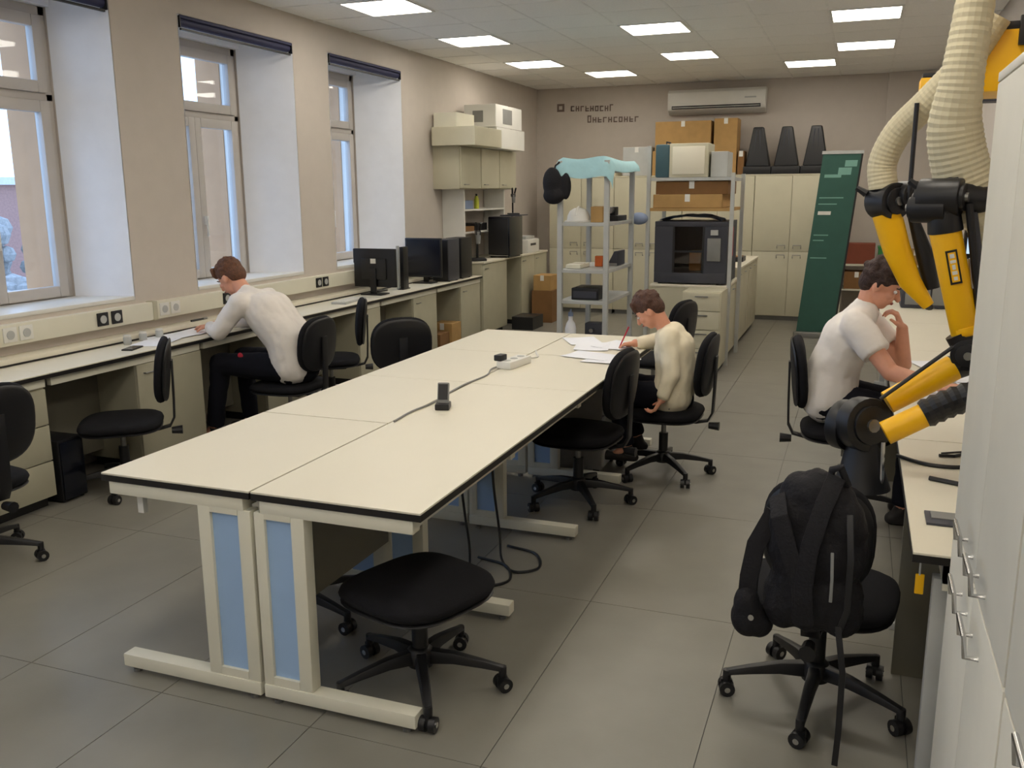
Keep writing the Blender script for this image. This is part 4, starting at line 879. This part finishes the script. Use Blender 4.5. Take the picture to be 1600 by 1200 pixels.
# ================================================================ yellow extraction arms
def joint_block(par, c, r, w, axis=(0, 1, 0), nm='joint'):
    c = Vector(c); a = Vector(axis).normalized()
    m = MB(); m.cyl(c - a * w / 2, c + a * w / 2, r, n=24); m.cyl(c - a * (w / 2 + 0.012), c + a * (w / 2 + 0.012), r * 0.72, n=20)
    o = m.build(nm, 'black', par, bev=0.004)
    k = MB(); k.cyl(c - a * (w / 2 + 0.022), c + a * (w / 2 + 0.022), r * 0.25, n=10); k.build('joint_bolt', 'steel', o)
    return o
def corrug(par, pts, r, nm='flexible_hose', mt='hose', pitch=0.018, rr=0.05):
    P = [Vector(p) for p in pts]; out = []; rad = []
    # catmull-rom resample
    Q = [P[0] * 2 - P[1]] + P + [P[-1] * 2 - P[-2]]
    rs = r if hasattr(r, '__len__') else [r] * len(P)
    dense = []
    for i in range(len(P) - 1):
        a, b, c, d = Q[i:i + 4]
        for s_ in range(40):
            t_ = s_ / 40
            dense.append((0.5 * ((2 * b) + (c - a) * t_ + (2 * a - 5 * b + 4 * c - d) * t_ ** 2 + (3 * b - a - 3 * c + d) * t_ ** 3), rs[i] + (rs[i + 1] - rs[i]) * t_))
    acc = 0; last = dense[0][0]; k = 0; nxt = 0
    for p, r_ in dense:
        acc += (p - last).length; last = p
        if acc >= nxt:
            out.append(p); rad.append(r_ * (1.0 if k % 2 else 1 - rr * 1.6)); k += 1; nxt = acc + pitch / 2
    m = MB().tube(out, rad, 20); return m.build(nm, mt, par, smooth=False)
def band_tube(par, a, b, r1, r2, m='yellow', nm='arm_tube', n=24):
    o = MB().cyl(a, b, r1, r2, n).build(nm, m, par, bev=0.003); return o
t = thing('fume_extractor', 'yellow fume extraction arm with black joints in front of the right bench, hood hanging low', 'extraction arm', (0.24, 3.4, 1.66))
J = Vector((0.245, 3.40, 1.665)); E1 = Vector((0.375, 3.42, 1.135)); E2 = Vector((0.10, 3.36, 0.93))
joint_block(t, J, 0.062, 0.13, (0.9, -0.3, 0), 'shoulder_joint'); joint_block(t, J + Vector((-0.03, 0, -0.035)), 0.05, 0.11, (0.9, -0.3, 0), 'shoulder_joint')
MB().cyl(J + Vector((0.01, 0, -0.03)), J + Vector((0.025, 0.005, -0.115)), 0.050, 0.056, 20).build('tube_collar', 'black', t, bev=0.004)
band_tube(t, J + Vector((0.02, 0.003, -0.10)), E1 + Vector((-0.012, 0, 0.07)), 0.050, 0.046)
band_tube(t, E1 + Vector((-0.014, 0, 0.10)), E1 + Vector((-0.006, 0, 0.075)), 0.051, 0.051, 'yellow', 'tube_band')
# black-framed brand plate on the upper tube
d = (E1 - J).normalized(); sd = Vector((d.z, 0, -d.x)) * -1; c = J + d * 0.235 + Vector((0.0, -0.051, 0))
def plate(c, L, w, m, off, nm, par=t):
    up = d; rt_ = Vector((0, 1, 0)).cross(up).normalized(); f = Vector((0, -1, 0)) * off
    vs = [c + up * a * L / 2 + rt_ * b * w / 2 + f + Vector((0, y_, 0)) for y_ in (-0.001, 0.004) for a, b in ((-1, -1), (1, -1), (1, 1), (-1, 1))]
    return MB().add(vs, [(0, 1, 2, 3), (7, 6, 5, 4), (0, 4, 5, 1), (1, 5, 6, 2), (2, 6, 7, 3), (3, 7, 4, 0)]).build(nm, m, par)
plate(c, 0.115, 0.036, 'edge', 0.0, 'name_plate'); plate(c, 0.10, 0.024, 'yellow', 0.002, 'name_plate_field')
for k, (L, w) in enumerate(((0.014, 0.014), (0.010, 0.018), (0.016, 0.010), (0.012, 0.016), (0.012, 0.012))): plate(c + d * (-0.038 + k * 0.019), L, w, 'white', 0.0035, 'plate_letter')
joint_block(t, E1 + Vector((0.0, 0, 0.005)), 0.055, 0.10, (0.1, 1, 0), 'elbow_joint')
MB().tube([E1 + Vector((-0.035, 0, 0.075)), E1 + Vector((0.0, 0, 0.02)), E1 + Vector((0.0, 0, -0.03)), E1 + Vector((-0.05, -0.005, -0.05))], [0.046, 0.049, 0.048, 0.044], 18).build('elbow_hose', 'black', t, smooth=True)
band_tube(t, E1 + Vector((-0.04, -0.006, -0.045)), E2 + Vector((0.03, 0.005, 0.03)), 0.045, 0.041)
joint_block(t, (0.060, 3.33, 0.885), 0.095, 0.07, (0.55, -0.75, 0.1), 'hood_joint')
joint_block(t, (0.000, 3.38, 0.865), 0.090, 0.05, (0.75, -0.55, 0.0), 'hood_joint_rear')
MB().lathe([(0.05, 0.0), (0.062, -0.05), (0.075, -0.13), (0.10, -0.20), (0.095, -0.20), (0.07, -0.13)], (0.065, 3.35, 0.85), 24).build('suction_hood', 'black', t, smooth=True)
MB().tube([(0.125, 3.31, 0.83), (0.13, 3.30, 0.70), (0.12, 3.30, 0.64)], 0.008, 8).build('hood_handle', 'chrome', t)
for o_ in (Vector((0.075, -0.02, 0.0)),): MB().cyl(J + o_ + Vector((0.01, 0, -0.02)), E1 + o_ * 0.55 + Vector((0, 0, 0.03)), 0.013, n=10).build('spring_strut', 'black', t)
MB().cyl(J + Vector((0.10, 0.02, -0.05)), E1 + Vector((0.055, 0.02, 0.06)), 0.018, 0.018, 12).build('balance_strut', 'anthr', t)
MB().cyl(J + Vector((0.11, 0.0, -0.20)), J + Vector((0.125, 0.0, -0.30)), 0.010, n=8).build('strut_sleeve', 'chrome', t)
MB().cyl((0.105, 3.30, 0.985), E1 + Vector((-0.055, -0.07, 0.035)), 0.007, n=8).build('parallel_rod', 'black', t)
MB().tube([J + Vector((0.02, 0.03, 0.02)), J + Vector((0.12, 0.03, -0.01)), J + Vector((0.2, 0.05, 0.0)), (0.99, 3.5, 1.67)], [0.05, 0.045, 0.04, 0.04], 16).build('wall_arm', 'black', t, smooth=True)
MB().cyl(J + Vector((0.0, 0.02, 0.04)), J + Vector((0.07, 0.02, 0.065)), 0.02, 0.012, 10).build('lock_knob', 'black', t); MB().cyl(J + Vector((-0.07, 0, 0.03)), J + Vector((-0.10, 0, 0.055)), 0.015, 0.01, 8).build('lock_knob', 'black', t)
corrug(t, [(0.33, 3.48, 3.14), (0.315, 3.47, 2.7), (0.30, 3.45, 2.3), (0.28, 3.44, 2.05), (0.275, 3.47, 1.88), (0.33, 3.50, 1.70), (0.41, 3.50, 1.58), (0.44, 3.5, 1.45)], [0.056, 0.056, 0.060, 0.068, 0.088, 0.095, 0.075, 0.06], rr=0.02)
# second arm behind
t = thing('fume_extractor', 'second yellow extraction arm folded behind the first, with a hanging cream hose', 'extraction arm', (0.1, 4.1, 1.65))
J2 = Vector((0.10, 4.15, 1.645)); d = Vector((0.135, 0.0, -0.36)).normalized()
joint_block(t, J2, 0.075, 0.11, (0.6, -0.75, 0), 'shoulder_joint'); joint_block(t, J2 + Vector((0.075, 0, 0.02)), 0.06, 0.09, (0.6, -0.75, 0), 'shoulder_joint')
MB().cyl(J2 + Vector((-0.085, 0, 0.03)), J2 + Vector((-0.125, 0, 0.055)), 0.016, 0.01, 8).build('lock_knob', 'black', t)
MB().tube([J2 + Vector((0.0, 0, -0.05)), J2 + Vector((0.05, 0, -0.20)), J2 + Vector((0.11, 0, -0.33)), J2 + Vector((0.19, 0, -0.43))], [0.058, 0.054, 0.044, 0.024], 24).build('arm_tube', 'yellow', t, smooth=True)
MB().tube([J2 + Vector((0.10, 0.02, -0.06)), J2 + Vector((0.16, 0.02, -0.22)), J2 + Vector((0.20, 0.02, -0.36))], [0.02, 0.035, 0.03], 14).build('tube_spine', 'black', t, smooth=True)
MB().cyl((0.175, 4.0, 1.68), (0.175, 4.0, 2.02), 0.009, n=8).build('tension_rod', 'black', t)
MB().tube([J2 + Vector((0.06, 0, 0)), (0.4, 4.15, 1.66), (0.99, 4.15, 1.68)], [0.04, 0.035, 0.035], 14).build('wall_arm', 'black', t, smooth=True)
corrug(t, [(0.42, 3.98, 2.32), (0.33, 4.0, 2.16), (0.22, 4.05, 2.03), (0.12, 4.12, 1.92), (0.07, 4.15, 1.80), (0.08, 4.15, 1.69)], 0.058, pitch=0.016, rr=0.015)
MB().tube([(0.30, 3.62, 0.755), (0.30, 3.62, 0.76)], 0.03, 12)
# third stub: yellow nozzle lying over the bench
t = thing('fume_extractor', 'short yellow nozzle tube with a ribbed black sleeve above the right bench', 'extraction arm', (0.25, 3.2, 0.93))
band_tube(t, (0.125, 3.22, 0.885), (0.245, 3.24, 0.955), 0.041, 0.040, 'yellow', 'nozzle_tube')
corrug(t, [(0.24, 3.24, 0.955), (0.32, 3.25, 1.0), (0.43, 3.27, 1.05), (0.6, 3.4, 1.12)], 0.05, 'ribbed_sleeve', 'black', 0.03, 0.08)
MB().tube([(0.6, 3.4, 1.12), (0.8, 3.5, 1.2), (0.995, 3.55, 1.25)], 0.035, 12).build('wall_arm', 'black', t)
# fan boxes on the right wall
def fan_box(x0, x1, y0, y1, z0, z1, label):
    t = thing('extractor_fan', label, 'fan', ((x0 + x1) / 2, y0, z0), 0, 'yellow extractor fans on the right wall')
    m = MB(); m.add([(x0, y0, z1), (x1, y0, z1), (x1, y0, z0), (x0 + (x1 - x0) * 0.1, y0, z0), (x0, y0, z0 + (z1 - z0) * 0.3)] + [(x0, y1, z1), (x1, y1, z1), (x1, y1, z0), (x0 + (x1 - x0) * 0.1, y1, z0), (x0, y1, z0 + (z1 - z0) * 0.3)],
          [(0, 1, 2, 3, 4), (9, 8, 7, 6, 5)] + [(i, 5 + i, 5 + (i + 1) % 5, (i + 1) % 5) for i in range(5)]); m.build('fan_housing', 'yellow', t, bev=0.005)
    B(x0 + 0.01, x1 - 0.02, y0 + 0.01, y1 - 0.01, z1, z1 + 0.03).build('fan_lid', 'black', t, bev=0.004)
    B((x0 + x1) / 2 - 0.03, (x0 + x1) / 2 + 0.02, y0 - 0.02, y0, z1 - 0.06, z1 + 0.045).build('fan_latch', 'black', t, bev=0.004)
    B(x1 - 0.02, 0.999, y0 + 0.05, y1 - 0.05, (z0 + z1) / 2 - 0.05, (z0 + z1) / 2 + 0.05).build('wall_bracket', 'anthr', t)
fan_box(0.36, 0.70, 3.98, 4.3, 2.05, 2.27, 'large yellow extractor fan housing behind the thick hose')
fan_box(0.32, 0.60, 7.0, 7.25, 2.2, 2.43, 'small yellow extractor fan housing seen far left of the hose')
fan_box(0.55, 0.80, 3.55, 3.85, 2.30, 2.70, 'nearest yellow fan housing at the upper right edge of the photo')
tag(MB().tube([(0.45, 6.3, 1.3), (0.45, 6.3, 0.98)], 0.006, 6).sph((0.445, 6.3, 0.96), (0.03, 0.02, 0.02), 8, 6).tube([(0.45, 6.3, 1.3), (0.7, 6.3, 1.42), (0.999, 6.3, 1.45)], 0.006, 6).build('pull_rod', 'black'), 'thin black pull rod hanging behind the yellow arm', 'rod')
t = thing('task_lamp', 'small lit lamp head glowing behind the yellow tube', 'lamp', (0.42, 3.75, 1.5))  # metal bracket; its bluish reflection is put in as a glowing plate
B(0.36, 0.44, 3.72, 3.76, 1.44, 1.60).build('lamp_case', 'black', t, bev=0.006); B(0.37, 0.43, 3.715, 3.722, 1.46, 1.52).build('lamp_face', 'led', t); MB().tube([(0.42, 3.75, 1.55), (0.7, 3.8, 1.6), (0.999, 3.8, 1.6)], 0.01, 8).build('lamp_arm', 'black', t)
# storage rail on the right wall beyond the arms
tag(B(0.85, 0.999, 3.8, 8.6, 0.86, 0.98).build('wall_trunking', 'cream', bev=0.004), 'cream trunking along the right wall above the bench', 'trunking')

# ================================================================ backpack on the chair
t = thing('backpack', 'black backpack hung over the back of the nearest right office chair', 'backpack', (-0.055, 2.585, 0.44), math.radians(-4))
t.scale = (0.86, 1, 0.95)
bp = MB()
bp.sph((0, 0, 0.12), (0.165, 0.085, 0.12)).sph((0.0, 0.0, 0.26), (0.165, 0.08, 0.17)).sph((-0.01, 0.01, 0.41), (0.13, 0.065, 0.095))
bp.sph((0.09, 0, 0.08), (0.075, 0.075, 0.085)).sph((-0.09, 0, 0.08), (0.075, 0.075, 0.085)).sph((0.05, 0.0, 0.33), (0.11, 0.07, 0.12)).sph((-0.07, 0.0, 0.33), (0.09, 0.07, 0.12))
remesh_obj('pack_body', bp, 'bag', t, 0.010, 8, disp=(0.022, 0.06), local=True)
def strap(par, pts, w, th, nm='strap', m='bag'):
    P = [Vector(p) for p in pts]; vs = []
    for i, p in enumerate(P):
        d = (P[min(i + 1, len(P) - 1)] - P[max(i - 1, 0)]).normalized(); s_ = d.cross(Vector((0, 1, 0))).normalized(); nn = s_.cross(d).normalized()
        vs += [p + s_ * w - nn * th, p - s_ * w - nn * th, p - s_ * w + nn * th, p + s_ * w + nn * th]
    L = len(P)
    return MB().add(vs, [(i * 4 + a, i * 4 + (a + 1) % 4, i * 4 + 4 + (a + 1) % 4, i * 4 + 4 + a) for i in range(L - 1) for a in range(4)] + [(0, 3, 2, 1), (L * 4 - 4, L * 4 - 3, L * 4 - 2, L * 4 - 1)]).build(nm, m, par, bev=0.002, local=True)
strap(t, [(-0.13, -0.02, 0.42), (-0.11, -0.085, 0.38), (-0.07, -0.105, 0.28), (-0.03, -0.105, 0.18), (-0.02, -0.10, 0.06)], 0.028, 0.006, 'shoulder_strap')
strap(t, [(0.05, -0.02, 0.50), (0.02, -0.08, 0.42), (-0.01, -0.105, 0.30), (-0.02, -0.108, 0.18), (-0.01, -0.10, 0.06)], 0.028, 0.006, 'shoulder_strap')
strap(t, [(0.10, -0.05, 0.40), (0.115, -0.088, 0.28), (0.115, -0.09, 0.12), (0.09, -0.06, 0.03)], 0.010, 0.003, 'side_strap', 'black')
strap(t, [(0.06, -0.105, 0.30), (0.065, -0.11, 0.22), (0.065, -0.11, 0.15)], 0.005, 0.002, 'reflective_tab', 'grey')
MB().tube([(0.03, 0.0, 0.48), (0.035, -0.02, 0.52), (0.06, -0.02, 0.53), (0.085, 0.0, 0.47)], 0.012, 8).build('grab_handle', 'bag', t, smooth=True, local=True)
strap(t, [(-0.14, 0.0, 0.36), (-0.19, -0.03, 0.26), (-0.205, -0.04, 0.16), (-0.21, -0.04, 0.06)], 0.030, 0.012, 'hip_strap')
hp = MB(); hp.sph((-0.205, -0.03, 0.02), (0.06, 0.05, 0.065)).sph((-0.17, -0.01, 0.0), (0.05, 0.05, 0.05)).sph((-0.21, -0.04, 0.07), (0.045, 0.04, 0.06))
remesh_obj('hip_pouch', hp, 'bag', t, 0.009, 5, local=True)
MB().cyl((-0.185, -0.085, 0.045), (-0.185, -0.075, 0.045), 0.010, n=10).build('buckle', 'chrome', t, local=True)
strap(t, [(0.09, -0.07, 0.06), (0.115, -0.08, -0.08), (0.115, -0.07, -0.28), (0.11, -0.06, -0.40)], 0.010, 0.003, 'hanging_strap', 'black')

# ================================================================ people
def frame_from(fwd, up=(0, 0, 1)):
    f = Vector(fwd).normalized(); r = f.cross(Vector(up)).normalized(); u = r.cross(f)
    return Matrix((r, f, u)).transposed()
def hand(mb, w, d, n_, side, sc=1.0, curl=0.5):
    """palm from wrist w along d, palm facing n_, thumb on 'side'"""
    d = Vector(d).normalized(); n_ = Vector(n_); n_ = (n_ - d * n_.dot(d)).normalized(); s_ = d.cross(n_).normalized() * side; w = Vector(w)
    for k in range(4):
        o = (k - 1.5) * 0.019 * sc
        mb.cap(w + s_ * o * 0.6 + d * 0.01 * sc, w + s_ * o + d * 0.078 * sc, 0.0155 * sc, 0.0125 * sc, 10)
        L = (0.062, 0.075, 0.082, 0.070)[k] * sc
        a = w + s_ * o + d * 0.080 * sc; d1 = (d * math.cos(curl * 0.7) + n_ * math.sin(curl * 0.7)); b = a + d1 * L * 0.45
        d2 = (d * math.cos(curl * 1.7) + n_ * math.sin(curl * 1.7)); c = b + d2 * L * 0.32; d3 = (d * math.cos(curl * 2.5) + n_ * math.sin(curl * 2.5)); e = c + d3 * L * 0.23
        mb.cap(a, b, 0.0088 * sc, 0.0082 * sc, 8).cap(b, c, 0.0082 * sc, 0.0075 * sc, 8).cap(c, e, 0.0075 * sc, 0.0065 * sc, 8)
    a = w + s_ * 0.026 * sc + d * 0.02 * sc; b = a + (s_ * 0.6 + d * 0.7 + n_ * 0.35).normalized() * 0.042 * sc; c = b + (s_ * 0.1 + d * 0.85 + n_ * 0.5).normalized() * 0.034 * sc
    mb.cap(a, b, 0.013 * sc, 0.0105 * sc, 8).cap(b, c, 0.0105 * sc, 0.008 * sc, 8)
def person(label, g, J, fwd, hair, shirt, sleeve, sc=1.0, curly=False, hands=None, headup=(0, 0, 1)):
    t = thing('person', label, 'person', (J['hip'][0], J['hip'][1], 0))
    V = {k: Vector(v) for k, v in J.items()}
    b = MB(); R = frame_from(fwd, headup); H = V['head']
    hc = lambda x, y, z: H + R @ Vector((x, y, z)) * sc
    # head
    b.sph(hc(0, -0.012, 0.022), (0.074 * sc, 0.090 * sc, 0.092 * sc), 20, 14, R).sph(hc(0, 0.022, -0.035), (0.058 * sc, 0.062 * sc, 0.072 * sc), 18, 12, R).sph(hc(0, 0.045, -0.078), (0.030 * sc, 0.030 * sc, 0.026 * sc), 12, 8, R)
    b.cap(hc(0, 0.078, 0.012), hc(0, 0.100, -0.022), 0.009 * sc, 0.014 * sc, 8)
    for s_ in (-1, 1):
        b.sph(hc(s_ * 0.076, -0.008, -0.008), (0.010 * sc, 0.020 * sc, 0.032 * sc), 10, 8, R); b.sph(hc(s_ * 0.035, 0.062, -0.02), (0.024 * sc, 0.02 * sc, 0.02 * sc), 10, 8, R)
    b.sph(hc(0, 0.078, -0.052), (0.026 * sc, 0.012 * sc, 0.012 * sc), 10, 6, R)
    b.cap(V['neck'], hc(0, -0.025, -0.045), 0.050 * sc, 0.050 * sc)
    b.cap(V['hip'], V['waist'], 0.115 * sc, 0.105 * sc).cap(V['waist'], V['chest'], 0.105 * sc, 0.115 * sc).cap(V['chest'], V['neck'], 0.11 * sc, 0.05 * sc)
    sh = MB(); tr = MB(); k_ = 1.14
    sd = (V['shL'] - V['shR']).normalized()
    # shirt torso
    for o in (-0.065, 0, 0.065):
        q = sd * o * sc
        sh.cap(V['hip'] + q + (V['waist'] - V['hip']) * 0.12, V['waist'] + q, 0.132 * sc, 0.120 * sc).cap(V['waist'] + q, V['chest'] + q, 0.118 * sc, 0.122 * sc)
    sh.cap(V['chest'] + sd * 0.05 * sc, V['neck'] + sd * 0.03 * sc - Vector((0, 0, 0.045 * sc)), 0.115 * sc, 0.062 * sc).cap(V['chest'] - sd * 0.05 * sc, V['neck'] - sd * 0.03 * sc - Vector((0, 0, 0.045 * sc)), 0.115 * sc, 0.062 * sc)
    sh.cap(V['shL'], V['shR'], 0.070 * sc, 0.070 * sc).cap(V['chest'] + (V['neck'] - V['chest']) * 0.6, V['neck'] - (V['head'] - V['neck']).normalized() * 0.012, 0.085 * sc, 0.060 * sc)
    for s_ in 'LR':
        a, e, w = V['sh' + s_], V['el' + s_], V['wr' + s_]
        b.cap(a, e, 0.052 * sc, 0.040 * sc).cap(e, w, 0.040 * sc, 0.027 * sc).sph(w, 0.028 * sc, 12, 8)
        if sleeve == 'long':
            sh.cap(a, e, 0.070 * sc, 0.056 * sc).cap(e, e + (w - e) * 0.80, 0.056 * sc, 0.042 * sc).cyl(e, e + (w - e) * 0.93, 0.056 * sc, 0.042 * sc)
        else:
            sh.cap(a, a + (e - a) * 0.35, 0.070 * sc, 0.062 * sc).cyl(a, a + (e - a) * 0.62, 0.074 * sc, 0.074 * sc)
        hd = (hands or {}).get(s_, {})
        hand(b, w, hd.get('d', w - e), hd.get('n', (0, 0, -1)), hd.get('side', 1 if s_ == 'L' else -1), sc * 0.95, hd.get('curl', 0.45))
        h, kn, an = V['hip'] + sd * (0.085 if s_ == 'L' else -0.085) * sc, V['kn' + s_], V['an' + s_]
        tr.cap(h, kn, 0.105 * sc, 0.072 * sc).cap(kn, kn + (an - kn) * 0.75, 0.070 * sc, 0.052 * sc).cyl(kn + (an - kn) * 0.3, kn + (an - kn) * 0.97, 0.062 * sc, 0.055 * sc)
        b.cap(h, kn, 0.075 * sc, 0.055 * sc).cap(kn, an, 0.052 * sc, 0.036 * sc)
        to = V['to' + s_]; b.cap(an, to, 0.03 * sc, 0.02 * sc)
        f = MB(); dd = (to - an); dd.z = 0; dd.normalize(); base = Vector((an.x, an.y, to.z))
        f.cap(base - dd * 0.045 * sc, base + dd * 0.15 * sc, 0.034 * sc, 0.030 * sc, 14).cap(base - dd * 0.03 * sc, an, 0.034 * sc, 0.038 * sc, 12).cap(base + dd * 0.13 * sc + dd.cross(Vector((0, 0, 1))) * 0.012, base + dd * 0.16 * sc, 0.034 * sc, 0.028 * sc, 12)
        f.v = [(x, y, max(z, to.z - 0.026 * sc)) for x, y, z in f.v]
        remesh_obj('shoe', f, 'shoe', t, 0.008, 4)
    tr.sph(V['hip'] - Vector((0, 0, 0.015)), (0.14 * sc, 0.16 * sc, 0.105 * sc))
    body = remesh_obj('body', b, 'skin', t, 0.0055, 3, 0.4)
    remesh_obj('shirt' if sleeve == 'long' else 't_shirt', sh, shirt, t, 0.010, 8, disp=(0.016, 0.09))
    remesh_obj('trousers', tr, 'trous', t, 0.010, 8, disp=(0.012, 0.08))
    # hair
    h = MB()
    h.sph(hc(0, -0.022, 0.040), (0.084 * sc, 0.092 * sc, 0.088 * sc), 20, 14, R).sph(hc(0, -0.055, 0.0), (0.076 * sc, 0.055 * sc, 0.072 * sc), 16, 10, R)
    rnd = random.Random(g)
    N = 90 if curly else 50
    for k in range(N):
        a = rnd.uniform(0, 2 * PI); ph = rnd.uniform(0, 1.75 if curly else 1.6)
        x = math.sin(ph) * math.cos(a); y = math.sin(ph) * math.sin(a); z = math.cos(ph)
        if y > 0.35 and z < 0.45: continue
        h.sph(hc(x * 0.082, -0.022 + y * 0.088, 0.038 + z * 0.088), (0.016 if curly else 0.011) * sc * rnd.uniform(0.8, 1.4), 8, 6)
    for k in range(14):   # fringe
        x = (k - 6.5) / 6.5 * 0.062; h.cap(hc(x, 0.045, 0.098), hc(x * 1.08, 0.074 - abs(x) * 0.25, 0.052 + rnd.uniform(-0.012, 0.01)), 0.014 * sc, 0.008 * sc, 7)
    for s_ in (-1, 1): h.cap(hc(s_ * 0.076, -0.02, 0.05), hc(s_ * 0.079, -0.005, 0.012 if not curly else -0.008), 0.018 * sc, 0.009 * sc, 8)
    remesh_obj('hair', h, hair, t, 0.006, 1, 0.3)
    for s_ in (-1, 1):
        e = MB().sph(hc(s_ * 0.031, 0.072, 0.006), (0.0125 * sc, 0.009 * sc, 0.008 * sc), 12, 8, R).build('eye', 'eyew', t, smooth=True)
        MB().sph(hc(s_ * 0.031, 0.0795, 0.004), (0.0055 * sc, 0.003 * sc, 0.0055 * sc), 8, 6, R).build('iris', 'iris', e, smooth=True)
        MB().cap(hc(s_ * 0.018, 0.080, 0.026), hc(s_ * 0.048, 0.070, 0.026), 0.0045 * sc, 0.003 * sc, 6).build('eyebrow', hair, t)
    MB().cap(hc(-0.018, 0.088, -0.052), hc(0.018, 0.088, -0.052), 0.0055 * sc, 0.0055 * sc, 8).build('mouth', 'lip', t, smooth=True)
    return t
p1 = person('person in a white shirt leaning over the window bench and writing', 1,
    dict(hip=(-3.52, 5.17, 0.54), waist=(-3.56, 5.15, 0.73), chest=(-3.70, 5.12, 0.92), neck=(-3.86, 5.10, 1.04), head=(-3.98, 5.11, 1.135),
         shL=(-3.80, 4.95, 0.985), shR=(-3.80, 5.27, 0.985), elL=(-3.95, 4.90, 0.79), elR=(-4.0, 5.36, 0.81), wrL=(-4.14, 5.06, 0.80), wrR=(-4.20, 5.27, 0.80),
         knL=(-4.05, 5.03, 0.55), knR=(-4.06, 5.30, 0.55), anL=(-4.13, 5.02, 0.09), anR=(-4.05, 5.32, 0.09), toL=(-4.24, 5.01, 0.028), toR=(-4.16, 5.33, 0.028)),
    (-0.78, 0.02, -0.62), 'hairb', 'shirt', 'long', 1.04, hands=dict(L=dict(d=(-1, 0.3, -0.06), curl=0.25), R=dict(d=(-1, -0.25, -0.1), curl=0.55)))
MB().sph((-3.86, 5.0, 0.62), (0.022, 0.008, 0.022), 10, 8).build('red_patch', 'red', p1)
p2 = person('child in a cream jumper bent over papers at the centre tables', 2,
    dict(hip=(-0.98, 5.28, 0.50), waist=(-0.96, 5.28, 0.62), chest=(-0.975, 5.28, 0.78), neck=(-1.03, 5.27, 0.895), head=(-1.13, 5.25, 1.005),
         shL=(-0.99, 5.16, 0.865), shR=(-1.0, 5.39, 0.865), elL=(-0.955, 5.09, 0.66), elR=(-1.10, 5.46, 0.795), wrL=(-1.0, 5.06, 0.52), wrR=(-1.235, 5.38, 0.785),
         knL=(-1.31, 5.18, 0.53), knR=(-1.31, 5.38, 0.53), anL=(-1.22, 5.15, 0.19), anR=(-1.22, 5.42, 0.19), toL=(-1.31, 5.14, 0.13), toR=(-1.31, 5.43, 0.13)),
    (-0.72, -0.06, -0.69), 'hairc', 'shirtc', 'long', 0.93, hands=dict(R=dict(d=(-1, -0.35, -0.12), curl=0.75, n=(0, -0.3, -1)), L=dict(d=(-0.5, 0, -0.9), n=(-1, 0, 0), curl=0.7)))
p3 = person('person with curly brown hair in a white t-shirt, hand on chin, at the right bench', 3,
    dict(hip=(-0.09, 4.95, 0.62), waist=(-0.08, 4.95, 0.78), chest=(-0.02, 4.93, 0.95), neck=(0.055, 4.92, 1.115), head=(0.122, 4.92, 1.225),
         shL=(0.045, 5.09, 1.045), shR=(0.01, 4.76, 1.04), elL=(0.255, 5.02, 0.81), elR=(0.185, 4.65, 0.83), wrL=(0.235, 4.97, 1.0), wrR=(0.40, 4.55, 0.80),
         knL=(0.33, 5.05, 0.575), knR=(0.33, 4.86, 0.575), anL=(0.32, 5.07, 0.09), anR=(0.30, 4.85, 0.09), toL=(0.44, 5.09, 0.028), toR=(0.42, 4.84, 0.028)),
    (0.86, -0.12, -0.50), 'haird', 'shirt', 'short', 1.05, True, hands=dict(R=dict(d=(1, -0.15, -0.04), curl=0.35), L=dict(d=(-0.38, -0.12, 0.9), n=(-1, 0, -0.1), curl=0.9)))
# template left-overs guard: every prototype is used above
